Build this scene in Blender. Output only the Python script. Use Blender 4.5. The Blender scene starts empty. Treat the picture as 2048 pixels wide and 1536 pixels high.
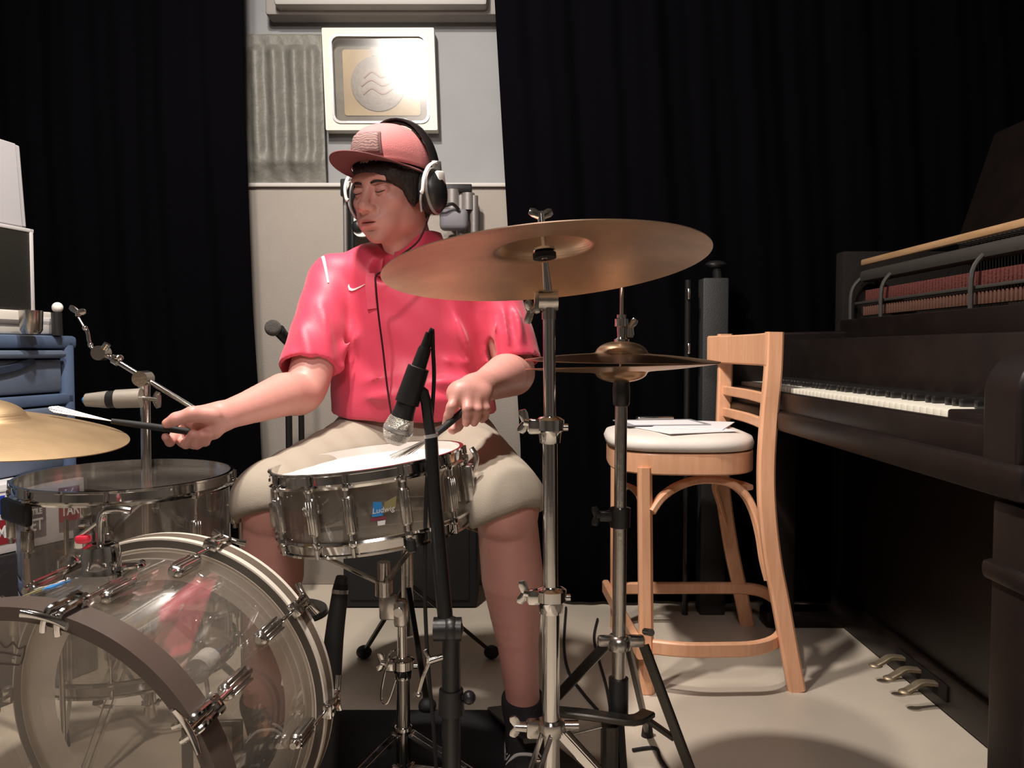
import bpy, bmesh, math, random
import numpy as np
from mathutils import Vector, Matrix
random.seed(7)
SC = bpy.context.scene
COL = SC.collection
V = Vector
PI = math.pi

# ------------------------------------------------------------------ camera, world, lights
CAMZ, FPX, PITCH = 0.87, 1600.0, math.radians(2.43)
cam = bpy.data.objects.new('camera', bpy.data.cameras.new('camera'))
COL.objects.link(cam)
cam.location = (0, 0, CAMZ)
cam.rotation_euler = (PI/2 - PITCH, 0, 0)
cam.data.sensor_width = 36.0
cam.data.lens = FPX/2048*36
cam.data.clip_start = 0.02
SC.camera = cam
SC.view_settings.view_transform = 'Standard'
SC.view_settings.look = 'None'
SC.view_settings.gamma = 1
SC.view_settings.use_curve_mapping = False
SC.view_settings.exposure = 0.0
w = bpy.data.worlds.new('world'); SC.world = w; w.use_nodes = True
w.node_tree.nodes['Background'].inputs[0].default_value = (0.9, 0.9, 1.0, 1)
w.node_tree.nodes['Background'].inputs[1].default_value = 0.02

def P(px, py, Y):
    """a point of the room at distance Y seen in direction (px, py) of the photo"""
    dx, dy = (px-1024)/FPX, (768-py)/FPX
    c, s = math.cos(PITCH), math.sin(PITCH)
    r = V((dx, c + dy*s, -s + dy*c))
    r *= Y/r.y
    return V((r.x, r.y, r.z + CAMZ))

def area_light(name, loc, target, size, power, color, shape='DISK', size_y=None, spread=PI):
    l = bpy.data.lights.new(name, 'AREA'); l.shape = shape; l.size = size
    if size_y: l.shape = 'RECTANGLE'; l.size_y = size_y
    l.energy = power; l.color = color; l.spread = spread
    o = bpy.data.objects.new(name, l); COL.objects.link(o)
    o.location = loc
    o.rotation_euler = (V(target)-V(loc)).to_track_quat('-Z', 'Y').to_euler()
    return o
area_light('spot_lamp_light', (-0.56, 1.46, 2.62), (-0.1, 1.7, 0.6), 0.12, 52, (1.0, 0.92, 0.84))
area_light('spot_lamp_light', (-0.60, 0.93, 2.62), (-0.1, 1.8, 0.5), 0.13, 33, (1.0, 0.90, 0.81))
area_light('added_fill_light', (-0.2, -1.0, 2.60), (-0.1, 1.2, 0.3), 0.9, 34, (1.0, 0.88, 0.85), size_y=0.3)  # added soft fill from behind the camera, no fixture belongs to it

# ------------------------------------------------------------------ materials
MATS = {}
def mat(name, color, rough=0.5, metal=0.0, bump=0.0, bscale=60, var=0.0, vscale=8, spec=None, sheen=0, coat=0, sss=0, emit=None, alpha=None, aniso=None):
    m = bpy.data.materials.new(name); m.use_nodes = True
    nt = m.node_tree; b = nt.nodes['Principled BSDF']
    c = tuple(color)+(1,)
    b.inputs['Base Color'].default_value = c
    b.inputs['Roughness'].default_value = rough
    b.inputs['Metallic'].default_value = metal
    if spec is not None: b.inputs['Specular IOR Level'].default_value = spec
    if sheen: b.inputs['Sheen Weight'].default_value = sheen
    if coat: b.inputs['Coat Weight'].default_value = coat; b.inputs['Coat Roughness'].default_value = 0.1
    if sss:
        b.inputs['Subsurface Weight'].default_value = sss
        b.inputs['Subsurface Radius'].default_value = (0.012, 0.004, 0.002)
        b.inputs['Subsurface Scale'].default_value = 1.0
    if emit:
        b.inputs['Emission Color'].default_value = tuple(emit[0])+(1,); b.inputs['Emission Strength'].default_value = emit[1]
    tc = nt.nodes.new('ShaderNodeTexCoord')
    if var:
        n = nt.nodes.new('ShaderNodeTexNoise'); n.inputs['Scale'].default_value = vscale; n.inputs['Detail'].default_value = 5
        nt.links.new(tc.outputs['Object'], n.inputs['Vector'])
        r = nt.nodes.new('ShaderNodeValToRGB')
        r.color_ramp.elements[0].position = 0.3; r.color_ramp.elements[1].position = 0.7
        r.color_ramp.elements[0].color = tuple(x*(1-var) for x in color)+(1,)
        r.color_ramp.elements[1].color = tuple(min(1, x*(1+var)) for x in color)+(1,)
        nt.links.new(n.outputs['Fac'], r.inputs['Fac']); nt.links.new(r.outputs['Color'], b.inputs['Base Color'])
    if bump:
        n = nt.nodes.new('ShaderNodeTexNoise'); n.inputs['Scale'].default_value = bscale; n.inputs['Detail'].default_value = 4
        nt.links.new(tc.outputs['Object'], n.inputs['Vector'])
        bp = nt.nodes.new('ShaderNodeBump'); bp.inputs['Strength'].default_value = bump; bp.inputs['Distance'].default_value = 0.01
        nt.links.new(n.outputs['Fac'], bp.inputs['Height']); nt.links.new(bp.outputs['Normal'], b.inputs['Normal'])
    MATS[name] = m
    return m

def film(name, tint, haze, gloss, hazecol=(0.6, 0.55, 0.5), rough=0.04, streak=0):
    """clear plastic sheet: see-through with a clear-coat reflection and a little haze"""
    m = bpy.data.materials.new(name); m.use_nodes = True
    nt = m.node_tree; nt.nodes.clear()
    out = nt.nodes.new('ShaderNodeOutputMaterial')
    tr = nt.nodes.new('ShaderNodeBsdfTransparent'); tr.inputs[0].default_value = tuple(tint)+(1,)
    di = nt.nodes.new('ShaderNodeBsdfDiffuse'); di.inputs[0].default_value = tuple(hazecol)+(1,)
    gl = nt.nodes.new('ShaderNodeBsdfGlossy'); gl.inputs['Roughness'].default_value = rough
    gl.inputs[0].default_value = (1, 1, 1, 1)
    m1 = nt.nodes.new('ShaderNodeMixShader'); m1.inputs[0].default_value = haze
    tl = nt.nodes.new('ShaderNodeBsdfTranslucent'); tl.inputs[0].default_value = tuple(hazecol)+(1,)
    m0 = nt.nodes.new('ShaderNodeMixShader'); m0.inputs[0].default_value = 0.45
    nt.links.new(di.outputs[0], m0.inputs[1]); nt.links.new(tl.outputs[0], m0.inputs[2])
    nt.links.new(tr.outputs[0], m1.inputs[1]); nt.links.new(m0.outputs[0], m1.inputs[2])
    if streak:
        tc = nt.nodes.new('ShaderNodeTexCoord'); n = nt.nodes.new('ShaderNodeTexNoise'); n.inputs['Scale'].default_value = 5
        mp = nt.nodes.new('ShaderNodeMapRange'); mp.inputs[3].default_value = haze*(1-streak); mp.inputs[4].default_value = haze*(1+streak)
        mp.inputs[1].default_value = .3; mp.inputs[2].default_value = .7
        nt.links.new(tc.outputs['Object'], n.inputs['Vector']); nt.links.new(n.outputs['Fac'], mp.inputs[0]); nt.links.new(mp.outputs[0], m1.inputs[0])
    fr = nt.nodes.new('ShaderNodeLayerWeight'); fr.inputs['Blend'].default_value = 0.5
    pw = nt.nodes.new('ShaderNodeMath'); pw.operation = 'POWER'; pw.inputs[1].default_value = 4.0
    nt.links.new(fr.outputs['Facing'], pw.inputs[0])
    mu = nt.nodes.new('ShaderNodeMath'); mu.operation = 'MULTIPLY_ADD'; mu.inputs[1].default_value = 0.75*gloss; mu.inputs[2].default_value = 0.05*gloss; mu.use_clamp = True
    nt.links.new(pw.outputs[0], mu.inputs[0])
    m2 = nt.nodes.new('ShaderNodeMixShader')
    nt.links.new(mu.outputs[0], m2.inputs[0]); nt.links.new(m1.outputs[0], m2.inputs[1]); nt.links.new(gl.outputs[0], m2.inputs[2])
    nt.links.new(m2.outputs[0], out.inputs[0])
    MATS[name] = m
    return m

def stripes(name, c1, c2, axis=2, scale=40, rough=0.5, metal=0, distort=0.0):
    m = mat(name, c1, rough, metal)
    nt = m.node_tree; b = nt.nodes['Principled BSDF']
    tc = nt.nodes.new('ShaderNodeTexCoord'); wv = nt.nodes.new('ShaderNodeTexWave')
    wv.bands_direction = 'XYZ'[axis]; wv.inputs['Scale'].default_value = scale; wv.inputs['Distortion'].default_value = distort
    r = nt.nodes.new('ShaderNodeValToRGB'); r.color_ramp.elements[0].color = tuple(c1)+(1,); r.color_ramp.elements[1].color = tuple(c2)+(1,)
    nt.links.new(tc.outputs['Object'], wv.inputs['Vector']); nt.links.new(wv.outputs['Fac'], r.inputs['Fac']); nt.links.new(r.outputs['Color'], b.inputs['Base Color'])
    return m

def shadowed_clear(m): return m
chrome = mat('chrome', (0.66, 0.65, 0.63), 0.10, 1.0, bump=0.02, bscale=30)
chrome_soft = mat('worn_chrome', (0.52, 0.50, 0.47), 0.24, 1.0, bump=0.05, bscale=80)
blackplastic = mat('black_plastic', (0.012, 0.012, 0.013), 0.38, bump=0.05)
blackrubber = mat('black_rubber', (0.010, 0.010, 0.010), 0.7, bump=0.1)
blackmetal = mat('black_metal', (0.010, 0.010, 0.010), 0.30, 0.0, bump=0.03)
blackcloth = mat('black_cloth', (0.010, 0.010, 0.012), 0.95, bump=0.3, bscale=300)
wall_m = mat('painted_wall', (0.27, 0.275, 0.28), 0.8, bump=0.08, bscale=120, var=0.03)
panel_m = mat('beige_panel', (0.31, 0.275, 0.24), 0.85, bump=0.15, bscale=200, var=0.03)
floor_m = mat('sealed_concrete', (0.56, 0.49, 0.40), 0.42, bump=0.04, bscale=25, var=0.10, vscale=3)
ceil_m = mat('ceiling_paint', (0.20, 0.19, 0.18), 0.9, bump=0.1)
offwhite_wall = mat('pale_wall', (0.13, 0.12, 0.11), 0.9, bump=0.1)
velvet = mat('navy_black_velvet', (0.0008, 0.0007, 0.0014), 0.95, bump=0.3, bscale=400, spec=0.05)
piano_m = mat('dark_piano_wood', (0.0085, 0.0050, 0.0042), 0.42, spec=0.35, bump=0.04, bscale=40, var=0.25, vscale=14)
piano_in = mat('dull_piano_inside', (0.008, 0.006, 0.005), 0.8, bump=0.2, var=0.3, spec=0.2)
def wood(name, c1, c2, rough=0.4, sc=6.0, axis=2):
    m = mat(name, c1, rough, bump=0.03, bscale=80, coat=0.15)
    nt = m.node_tree; b = nt.nodes['Principled BSDF']
    tc = nt.nodes.new('ShaderNodeTexCoord'); mp = nt.nodes.new('ShaderNodeMapping')
    s = [14, 14, 14]; s[axis] = 1.2
    mp.inputs['Scale'].default_value = s
    n = nt.nodes.new('ShaderNodeTexNoise'); n.inputs['Scale'].default_value = sc; n.inputs['Detail'].default_value = 6
    r = nt.nodes.new('ShaderNodeValToRGB'); r.color_ramp.elements[0].color = tuple(c1)+(1,); r.color_ramp.elements[1].color = tuple(c2)+(1,)
    r.color_ramp.elements[0].position = .35; r.color_ramp.elements[1].position = .68
    nt.links.new(tc.outputs['Object'], mp.inputs[0]); nt.links.new(mp.outputs[0], n.inputs['Vector']); nt.links.new(n.outputs['Fac'], r.inputs['Fac']); nt.links.new(r.outputs['Color'], b.inputs['Base Color'])
    return m
stool_w = wood('light_beech', (0.70, 0.36, 0.20), (0.78, 0.43, 0.26))
rail_m = wood('old_spruce', (0.34, 0.20, 0.10), (0.42, 0.26, 0.14), axis=1)
cushion_m = mat('ivory_vinyl', (0.72, 0.66, 0.60), 0.5, bump=0.08, bscale=40, var=0.04)
paper_m = mat('white_paper', (0.82, 0.80, 0.82), 0.7, bump=0.02)
greyclip_m = mat('grey_clipboard', (0.33, 0.34, 0.37), 0.4, bump=0.03)
brass_m = mat('old_brass', (0.36, 0.29, 0.20), 0.5, 0.8, bump=0.1)
ivory_m = mat('ivory_keys', (0.74, 0.70, 0.60), 0.35, bump=0.02)
red_felt = mat('red_felt', (0.085, 0.016, 0.012), 0.9, bump=0.4, bscale=200)
cym_m = mat('cymbal_bronze', (0.62, 0.44, 0.31), 0.42, 1.0, var=0.22, vscale=9)
shell_m = film('clear_acrylic', (0.93, 0.92, 0.90), 0.07, 1.6, streak=0.3)
head_clear = film('clear_drum_head', (0.80, 0.78, 0.76), 0.22, 1.0, hazecol=(0.36, 0.32, 0.28), rough=0.12, streak=0.4)
ring_m = film('frosted_head_ring', (0.9, 0.88, 0.84), 0.94, 0.8, hazecol=(0.88, 0.81, 0.73), rough=0.25)
coated_head = mat('coated_white_head', (0.74, 0.70, 0.66), 0.45, bump=0.05, bscale=200, var=0.05)
hoop_dark = mat('dark_brown_hoop', (0.075, 0.055, 0.045), 0.4, bump=0.03)
hoop_light = mat('cream_hoop', (0.66, 0.60, 0.52), 0.35, bump=0.03)
badge_blue = mat('badge_blue', (0.03, 0.25, 0.62), 0.35, bump=0.01)
badge_olive = mat('badge_olive', (0.30, 0.27, 0.12), 0.35, bump=0.01)
badge_red = mat('badge_maroon', (0.20, 0.03, 0.06), 0.4, bump=0.01)
badge_white = mat('badge_white', (0.7, 0.7, 0.7), 0.4, bump=0.01)
shirt_m = mat('coral_red_polyester', (0.66, 0.050, 0.105), 0.50, bump=0.10, bscale=500, sheen=0.25, var=0.03)
shirt_white = mat('white_shirt_print', (0.9, 0.85, 0.82), 0.5, bump=0.02)
shorts_m = mat('khaki_cotton', (0.34, 0.295, 0.235), 0.85, bump=0.15, bscale=500, var=0.04)
shorts_dk = mat('dark_khaki_seam', (0.16, 0.13, 0.10), 0.9, bump=0.1)
hair_m = mat('dark_brown_hair', (0.012, 0.007, 0.005), 0.5, bump=0.5, bscale=250)
cap_m = mat('dusty_pink_cap', (0.50, 0.17, 0.17), 0.8, bump=0.15, bscale=400, var=0.05)
brim_m = mat('maroon_brim', (0.15, 0.045, 0.045), 0.75, bump=0.1, bscale=400)
patch_m = stripes('printed_cap_patch', (0.32, 0.19, 0.17), (0.12, 0.07, 0.07), axis=2, scale=55, rough=0.8, distort=9)
patch_edge = mat('patch_border', (0.17, 0.08, 0.08), 0.8, bump=0.05)
white_pl = mat('white_plastic', (0.80, 0.78, 0.74), 0.35, bump=0.02)
silver_pl = mat('silver_plastic', (0.55, 0.55, 0.55), 0.25, 0.6, bump=0.02)
orange_pl = mat('orange_plastic', (0.7, 0.12, 0.04), 0.5, bump=0.02)
blue_pl = mat('steel_blue_plastic', (0.085, 0.125, 0.21), 0.4, bump=0.05, var=0.08)
blue_front = mat('pale_blue_drawer_front', (0.12, 0.155, 0.22), 0.45, bump=0.05, var=0.1)
red_pl = mat('red_plastic', (0.7, 0.03, 0.06), 0.4, bump=0.02)
ltgrey = mat('light_grey_paint', (0.60, 0.58, 0.57), 0.5, bump=0.05)
cream_m = mat('cream_paint', (0.66, 0.62, 0.55), 0.5, bump=0.04)
grille_m = mat('steel_mesh_grille', (0.62, 0.58, 0.52), 0.35, 0.9, bump=1.0, bscale=500)
grey_metal = mat('grey_metal', (0.25, 0.23, 0.22), 0.45, 0.5, bump=0.05)
beater_m = mat('white_felt', (0.6, 0.58, 0.55), 0.9, bump=0.3)

# skin with colour attribute for lips / stubble
def skin_mat():
    m = mat('skin', (0.60, 0.32, 0.26), 0.48, bump=0.06, bscale=300, sss=0.12)
    nt = m.node_tree; b = nt.nodes['Principled BSDF']
    at = nt.nodes.new('ShaderNodeAttribute'); at.attribute_name = 'tint'
    n = nt.nodes.new('ShaderNodeTexNoise'); n.inputs['Scale'].default_value = 30; n.inputs['Detail'].default_value = 4
    tc = nt.nodes.new('ShaderNodeTexCoord'); nt.links.new(tc.outputs['Object'], n.inputs['Vector'])
    mr = nt.nodes.new('ShaderNodeMapRange'); mr.inputs[3].default_value = 0.92; mr.inputs[4].default_value = 1.08
    nt.links.new(n.outputs['Fac'], mr.inputs[0])
    mx = nt.nodes.new('ShaderNodeVectorMath'); mx.operation = 'SCALE'
    nt.links.new(at.outputs['Color'], mx.inputs[0]); nt.links.new(mr.outputs[0], mx.inputs['Scale'])
    nt.links.new(mx.outputs[0], b.inputs['Base Color'])
    return m
skin_m = skin_mat()

# ------------------------------------------------------------------ object helpers
def tag(o, label=None, cat=None, group=None, kind=None):
    if label: o['label'] = label
    if cat: o['category'] = cat
    if group: o['group'] = group
    if kind: o['kind'] = kind
    return o
def thing(name, label, cat, loc=(0, 0, 0), group=None):
    o = bpy.data.objects.new(name, None); COL.objects.link(o)
    o.location = loc; o.empty_display_size = 0.05
    return tag(o, label, cat, group)
def wloc(p):
    v = V((0, 0, 0))
    while p is not None:
        v += p.location; p = p.parent
    return v
def link(me, name, m, parent=None, origin=None):
    """mesh data given in room coordinates; origin moved to its middle"""
    if origin is None:
        n = len(me.vertices)
        co = np.empty(n*3); me.vertices.foreach_get('co', co); co = co.reshape(-1, 3)
        mid = V(((co[:, 0].min()+co[:, 0].max())/2, (co[:, 1].min()+co[:, 1].max())/2, co[:, 2].min()))
    else: mid = V(origin)
    me.transform(Matrix.Translation(-mid))
    o = bpy.data.objects.new(name, me); COL.objects.link(o)
    for mm in (m if isinstance(m, (list, tuple)) else [m]): me.materials.append(mm)
    if parent is not None:
        o.parent = parent
        o.location = mid - wloc(parent)
    else: o.location = mid
    return o

def frame_mat(loc, z, x=None):
    z = V(z).normalized()
    if x is None: x = V((0, 0, 1)) if abs(z.z) < 0.9 else V((1, 0, 0))
    x = V(x); x = (x - z*x.dot(z)).normalized(); y = z.cross(x)
    m = Matrix((x, y, z)).transposed().to_4x4(); m.translation = V(loc)
    return m

class MB:
    def __init__(s): s.bm = bmesh.new()
    def box(s, c, size, M=None, rot=None, bev=0.0, seg=2):
        M0 = Matrix.Translation(V(c))
        if rot is not None: M0 = M0 @ rot.to_4x4()
        if M is not None: M0 = M @ M0
        t = bmesh.new()
        bmesh.ops.create_cube(t, size=1.0, matrix=Matrix.Diagonal((*size, 1)))
        if bev: bmesh.ops.bevel(t, geom=list(t.edges), offset=bev, segments=seg, profile=0.5, affect='EDGES')
        s._merge(t, M0); return s
    def _merge(s, t, M):
        me = bpy.data.meshes.new('t'); t.to_mesh(me); t.free()
        me.transform(M); s.bm.from_mesh(me); bpy.data.meshes.remove(me)
    def cone(s, a, b, r1, r2=None, seg=20, cap=True):
        if r2 is None: r2 = r1
        a, b = V(a), V(b)
        M = frame_mat(a, b-a); L = (b-a).length
        return s.lathe([(r1, 0), (r2, L)], M, seg, cap)
    def lathe(s, prof, M=None, seg=32, cap=True, sweep=None, a0=0.0):
        M = M or Matrix.Identity(4)
        rings = []
        full = sweep is None
        n = seg if full else seg+1
        for r, z in prof:
            if r < 1e-6: rings.append([s.bm.verts.new(M @ V((0, 0, z)))]); continue
            rings.append([s.bm.verts.new(M @ V((r*math.cos(a0+(2*PI if full else sweep)*i/seg), r*math.sin(a0+(2*PI if full else sweep)*i/seg), z))) for i in range(n)])
        for A, B in zip(rings[:-1], rings[1:]):
            for i in range(seg):
                j = (i+1) % n
                if not full and i+1 >= n: continue
                if len(A) == 1 and len(B) == 1: continue
                if len(A) == 1: s._f(A[0], B[j], B[i])
                elif len(B) == 1: s._f(A[i], A[j], B[0])
                else: s._f(A[i], A[j], B[j], B[i])
        if cap and full:
            if len(rings[0]) > 1: s._f(*reversed(rings[0]))
            if len(rings[-1]) > 1: s._f(*rings[-1])
        return s
    def _f(s, *vs):
        try: s.bm.faces.new(vs)
        except ValueError: pass
    def ring(s, r0, r1, z0, z1, M, seg=64):
        """closed ring of rectangular section"""
        return s.lathe([(r0, z0), (r1, z0), (r1, z1), (r0, z1), (r0, z0)], M, seg, cap=False)
    def tube(s, pts, r, seg=10, closed=False, smooth=0, cap=True, flat=None):
        pts = [V(p) for p in pts]
        rs = r if isinstance(r, (list, tuple)) else [r]*len(pts)
        if smooth: pts, rs = catmull(pts, rs, smooth, closed)
        n = len(pts); up = None; rings = []
        for i, p in enumerate(pts):
            if closed: t = pts[(i+1) % n]-pts[(i-1) % n]
            else: t = pts[min(i+1, n-1)]-pts[max(i-1, 0)]
            t.normalize()
            if up is None:
                up = V((0, 0, 1)) if abs(t.z) < 0.9 else V((1, 0, 0))
                if flat is not None: up = V(flat)
            up = (up - t*up.dot(t)).normalized(); sd = t.cross(up)
            ra, rb = (rs[i], rs[i]) if not isinstance(rs[i], tuple) else rs[i]
            rings.append([s.bm.verts.new(p + up*ra*math.cos(2*PI*k/seg) + sd*rb*math.sin(2*PI*k/seg)) for k in range(seg)])
        m = n if closed else n-1
        for i in range(m):
            A, B = rings[i], rings[(i+1) % n]
            for k in range(seg): s._f(A[k], A[(k+1) % seg], B[(k+1) % seg], B[k])
        if cap and not closed: s._f(*reversed(rings[0])); s._f(*rings[-1])
        return s
    def bar(s, pts, w, h, up=(0, 0, 1), smooth=0, closed=False, bev=0.0):
        """rectangular bar swept along pts; h along 'up'"""
        pts = [V(p) for p in pts]
        if smooth: pts, _ = catmull(pts, [0]*len(pts), smooth, closed)
        n = len(pts); rings = []
        for i, p in enumerate(pts):
            t = (pts[(i+1) % n]-pts[(i-1) % n]) if closed else (pts[min(i+1, n-1)]-pts[max(i-1, 0)])
            t.normalize(); u = V(up); u = (u-t*u.dot(t)).normalized(); sd = t.cross(u)
            q = []
            b = min(w, h)*0.22
            for (x, y) in [(-w/2+b, -h/2), (w/2-b, -h/2), (w/2, -h/2+b), (w/2, h/2-b), (w/2-b, h/2), (-w/2+b, h/2), (-w/2, h/2-b), (-w/2, -h/2+b)]:
                q.append(s.bm.verts.new(p + sd*x + u*y))
            rings.append(q)
        for i in range(n if closed else n-1):
            A, B = rings[i], rings[(i+1) % n]
            for k in range(8): s._f(A[k], A[(k+1) % 8], B[(k+1) % 8], B[k])
        if not closed: s._f(*reversed(rings[0])); s._f(*rings[-1])
        return s
    def sphere(s, c, r, seg=20, M=None, sc=(1, 1, 1)):
        M0 = Matrix.Translation(V(c))
        if M is not None: M0 = M0 @ M.to_3x3().to_4x4()
        M0 = M0 @ Matrix.Diagonal((r*sc[0], r*sc[1], r*sc[2], 1))
        t = bmesh.new(); bmesh.ops.create_uvsphere(t, u_segments=seg, v_segments=max(8, seg//2), radius=1)
        s._merge(t, M0); return s
    def poly(s, pts2, z0, z1, M):
        """extruded polygon in the local xy plane"""
        a = [s.bm.verts.new(M @ V((x, y, z0))) for x, y in pts2]
        b = [s.bm.verts.new(M @ V((x, y, z1))) for x, y in pts2]
        s._f(*reversed(a)); s._f(*b)
        n = len(a)
        for i in range(n): s._f(a[i], a[(i+1) % n], b[(i+1) % n], b[i])
        return s
    def grid(s, fn, nu, nv, closed_u=False):
        vs = [[s.bm.verts.new(fn(i/(nu), j/(nv))) for j in range(nv+1)] for i in range(nu if closed_u else nu+1)]
        N = len(vs)
        for i in range(nu):
            for j in range(nv): s._f(vs[i % N][j], vs[(i+1) % N][j], vs[(i+1) % N][j+1], vs[i % N][j+1])
        return s
    def build(s, name, m, parent=None, smooth=True, solid=0, angle=40, origin=None):
        bmesh.ops.recalc_face_normals(s.bm, faces=s.bm.faces) if s.bm.faces else None
        if smooth:
            lim = math.radians(angle)
            for f in s.bm.faces: f.smooth = True
            for e in s.bm.edges:
                if len(e.link_faces) == 2 and e.calc_face_angle(0) > lim: e.smooth = False
        me = bpy.data.meshes.new(name); s.bm.to_mesh(me); s.bm.free()
        o = link(me, name, m, parent, origin)
        if solid:
            md = o.modifiers.new('solid', 'SOLIDIFY'); md.thickness = solid; md.offset = 0
        return o

def catmull(pts, rs, k, closed=False):
    n = len(pts); out = []; ro = []
    def g(i): return pts[i % n] if closed else pts[max(0, min(n-1, i))]
    def gr(i): return rs[i % n] if closed else rs[max(0, min(n-1, i))]
    for i in range(n if closed else n-1):
        p0, p1, p2, p3 = g(i-1), g(i), g(i+1), g(i+2)
        for j in range(k):
            t = j/k
            out.append(0.5*((2*p1)+(p2-p0)*t+(2*p0-5*p1+4*p2-p3)*t*t+(3*p1-p0-3*p2+p3)*t**3))
            a, b = gr(i), gr(i+1)
            ro.append(tuple(a[q]+(b[q]-a[q])*t for q in range(2)) if isinstance(a, tuple) else a+(b-a)*t)
    if not closed: out.append(pts[-1]); ro.append(rs[-1])
    return out, ro

def text_mesh(s, size, M, name, m, parent, ext=0.0006, align='CENTER', shear=0, bold=0.0, xs=1.0):
    cu = bpy.data.curves.new('txt', 'FONT'); cu.body = s; cu.size = size; cu.extrude = ext; cu.offset = bold
    cu.align_x = align; cu.align_y = 'CENTER'; cu.shear = shear
    o = bpy.data.objects.new('txt', cu); COL.objects.link(o)
    dg = bpy.context.evaluated_depsgraph_get()
    me = bpy.data.meshes.new_from_object(o.evaluated_get(dg))
    bpy.data.objects.remove(o); bpy.data.curves.remove(cu)
    me.name = name; me.transform(M @ Matrix.Diagonal((xs, 1, 1, 1)))
    me.materials.clear()
    return link(me, name, m, parent)

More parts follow.
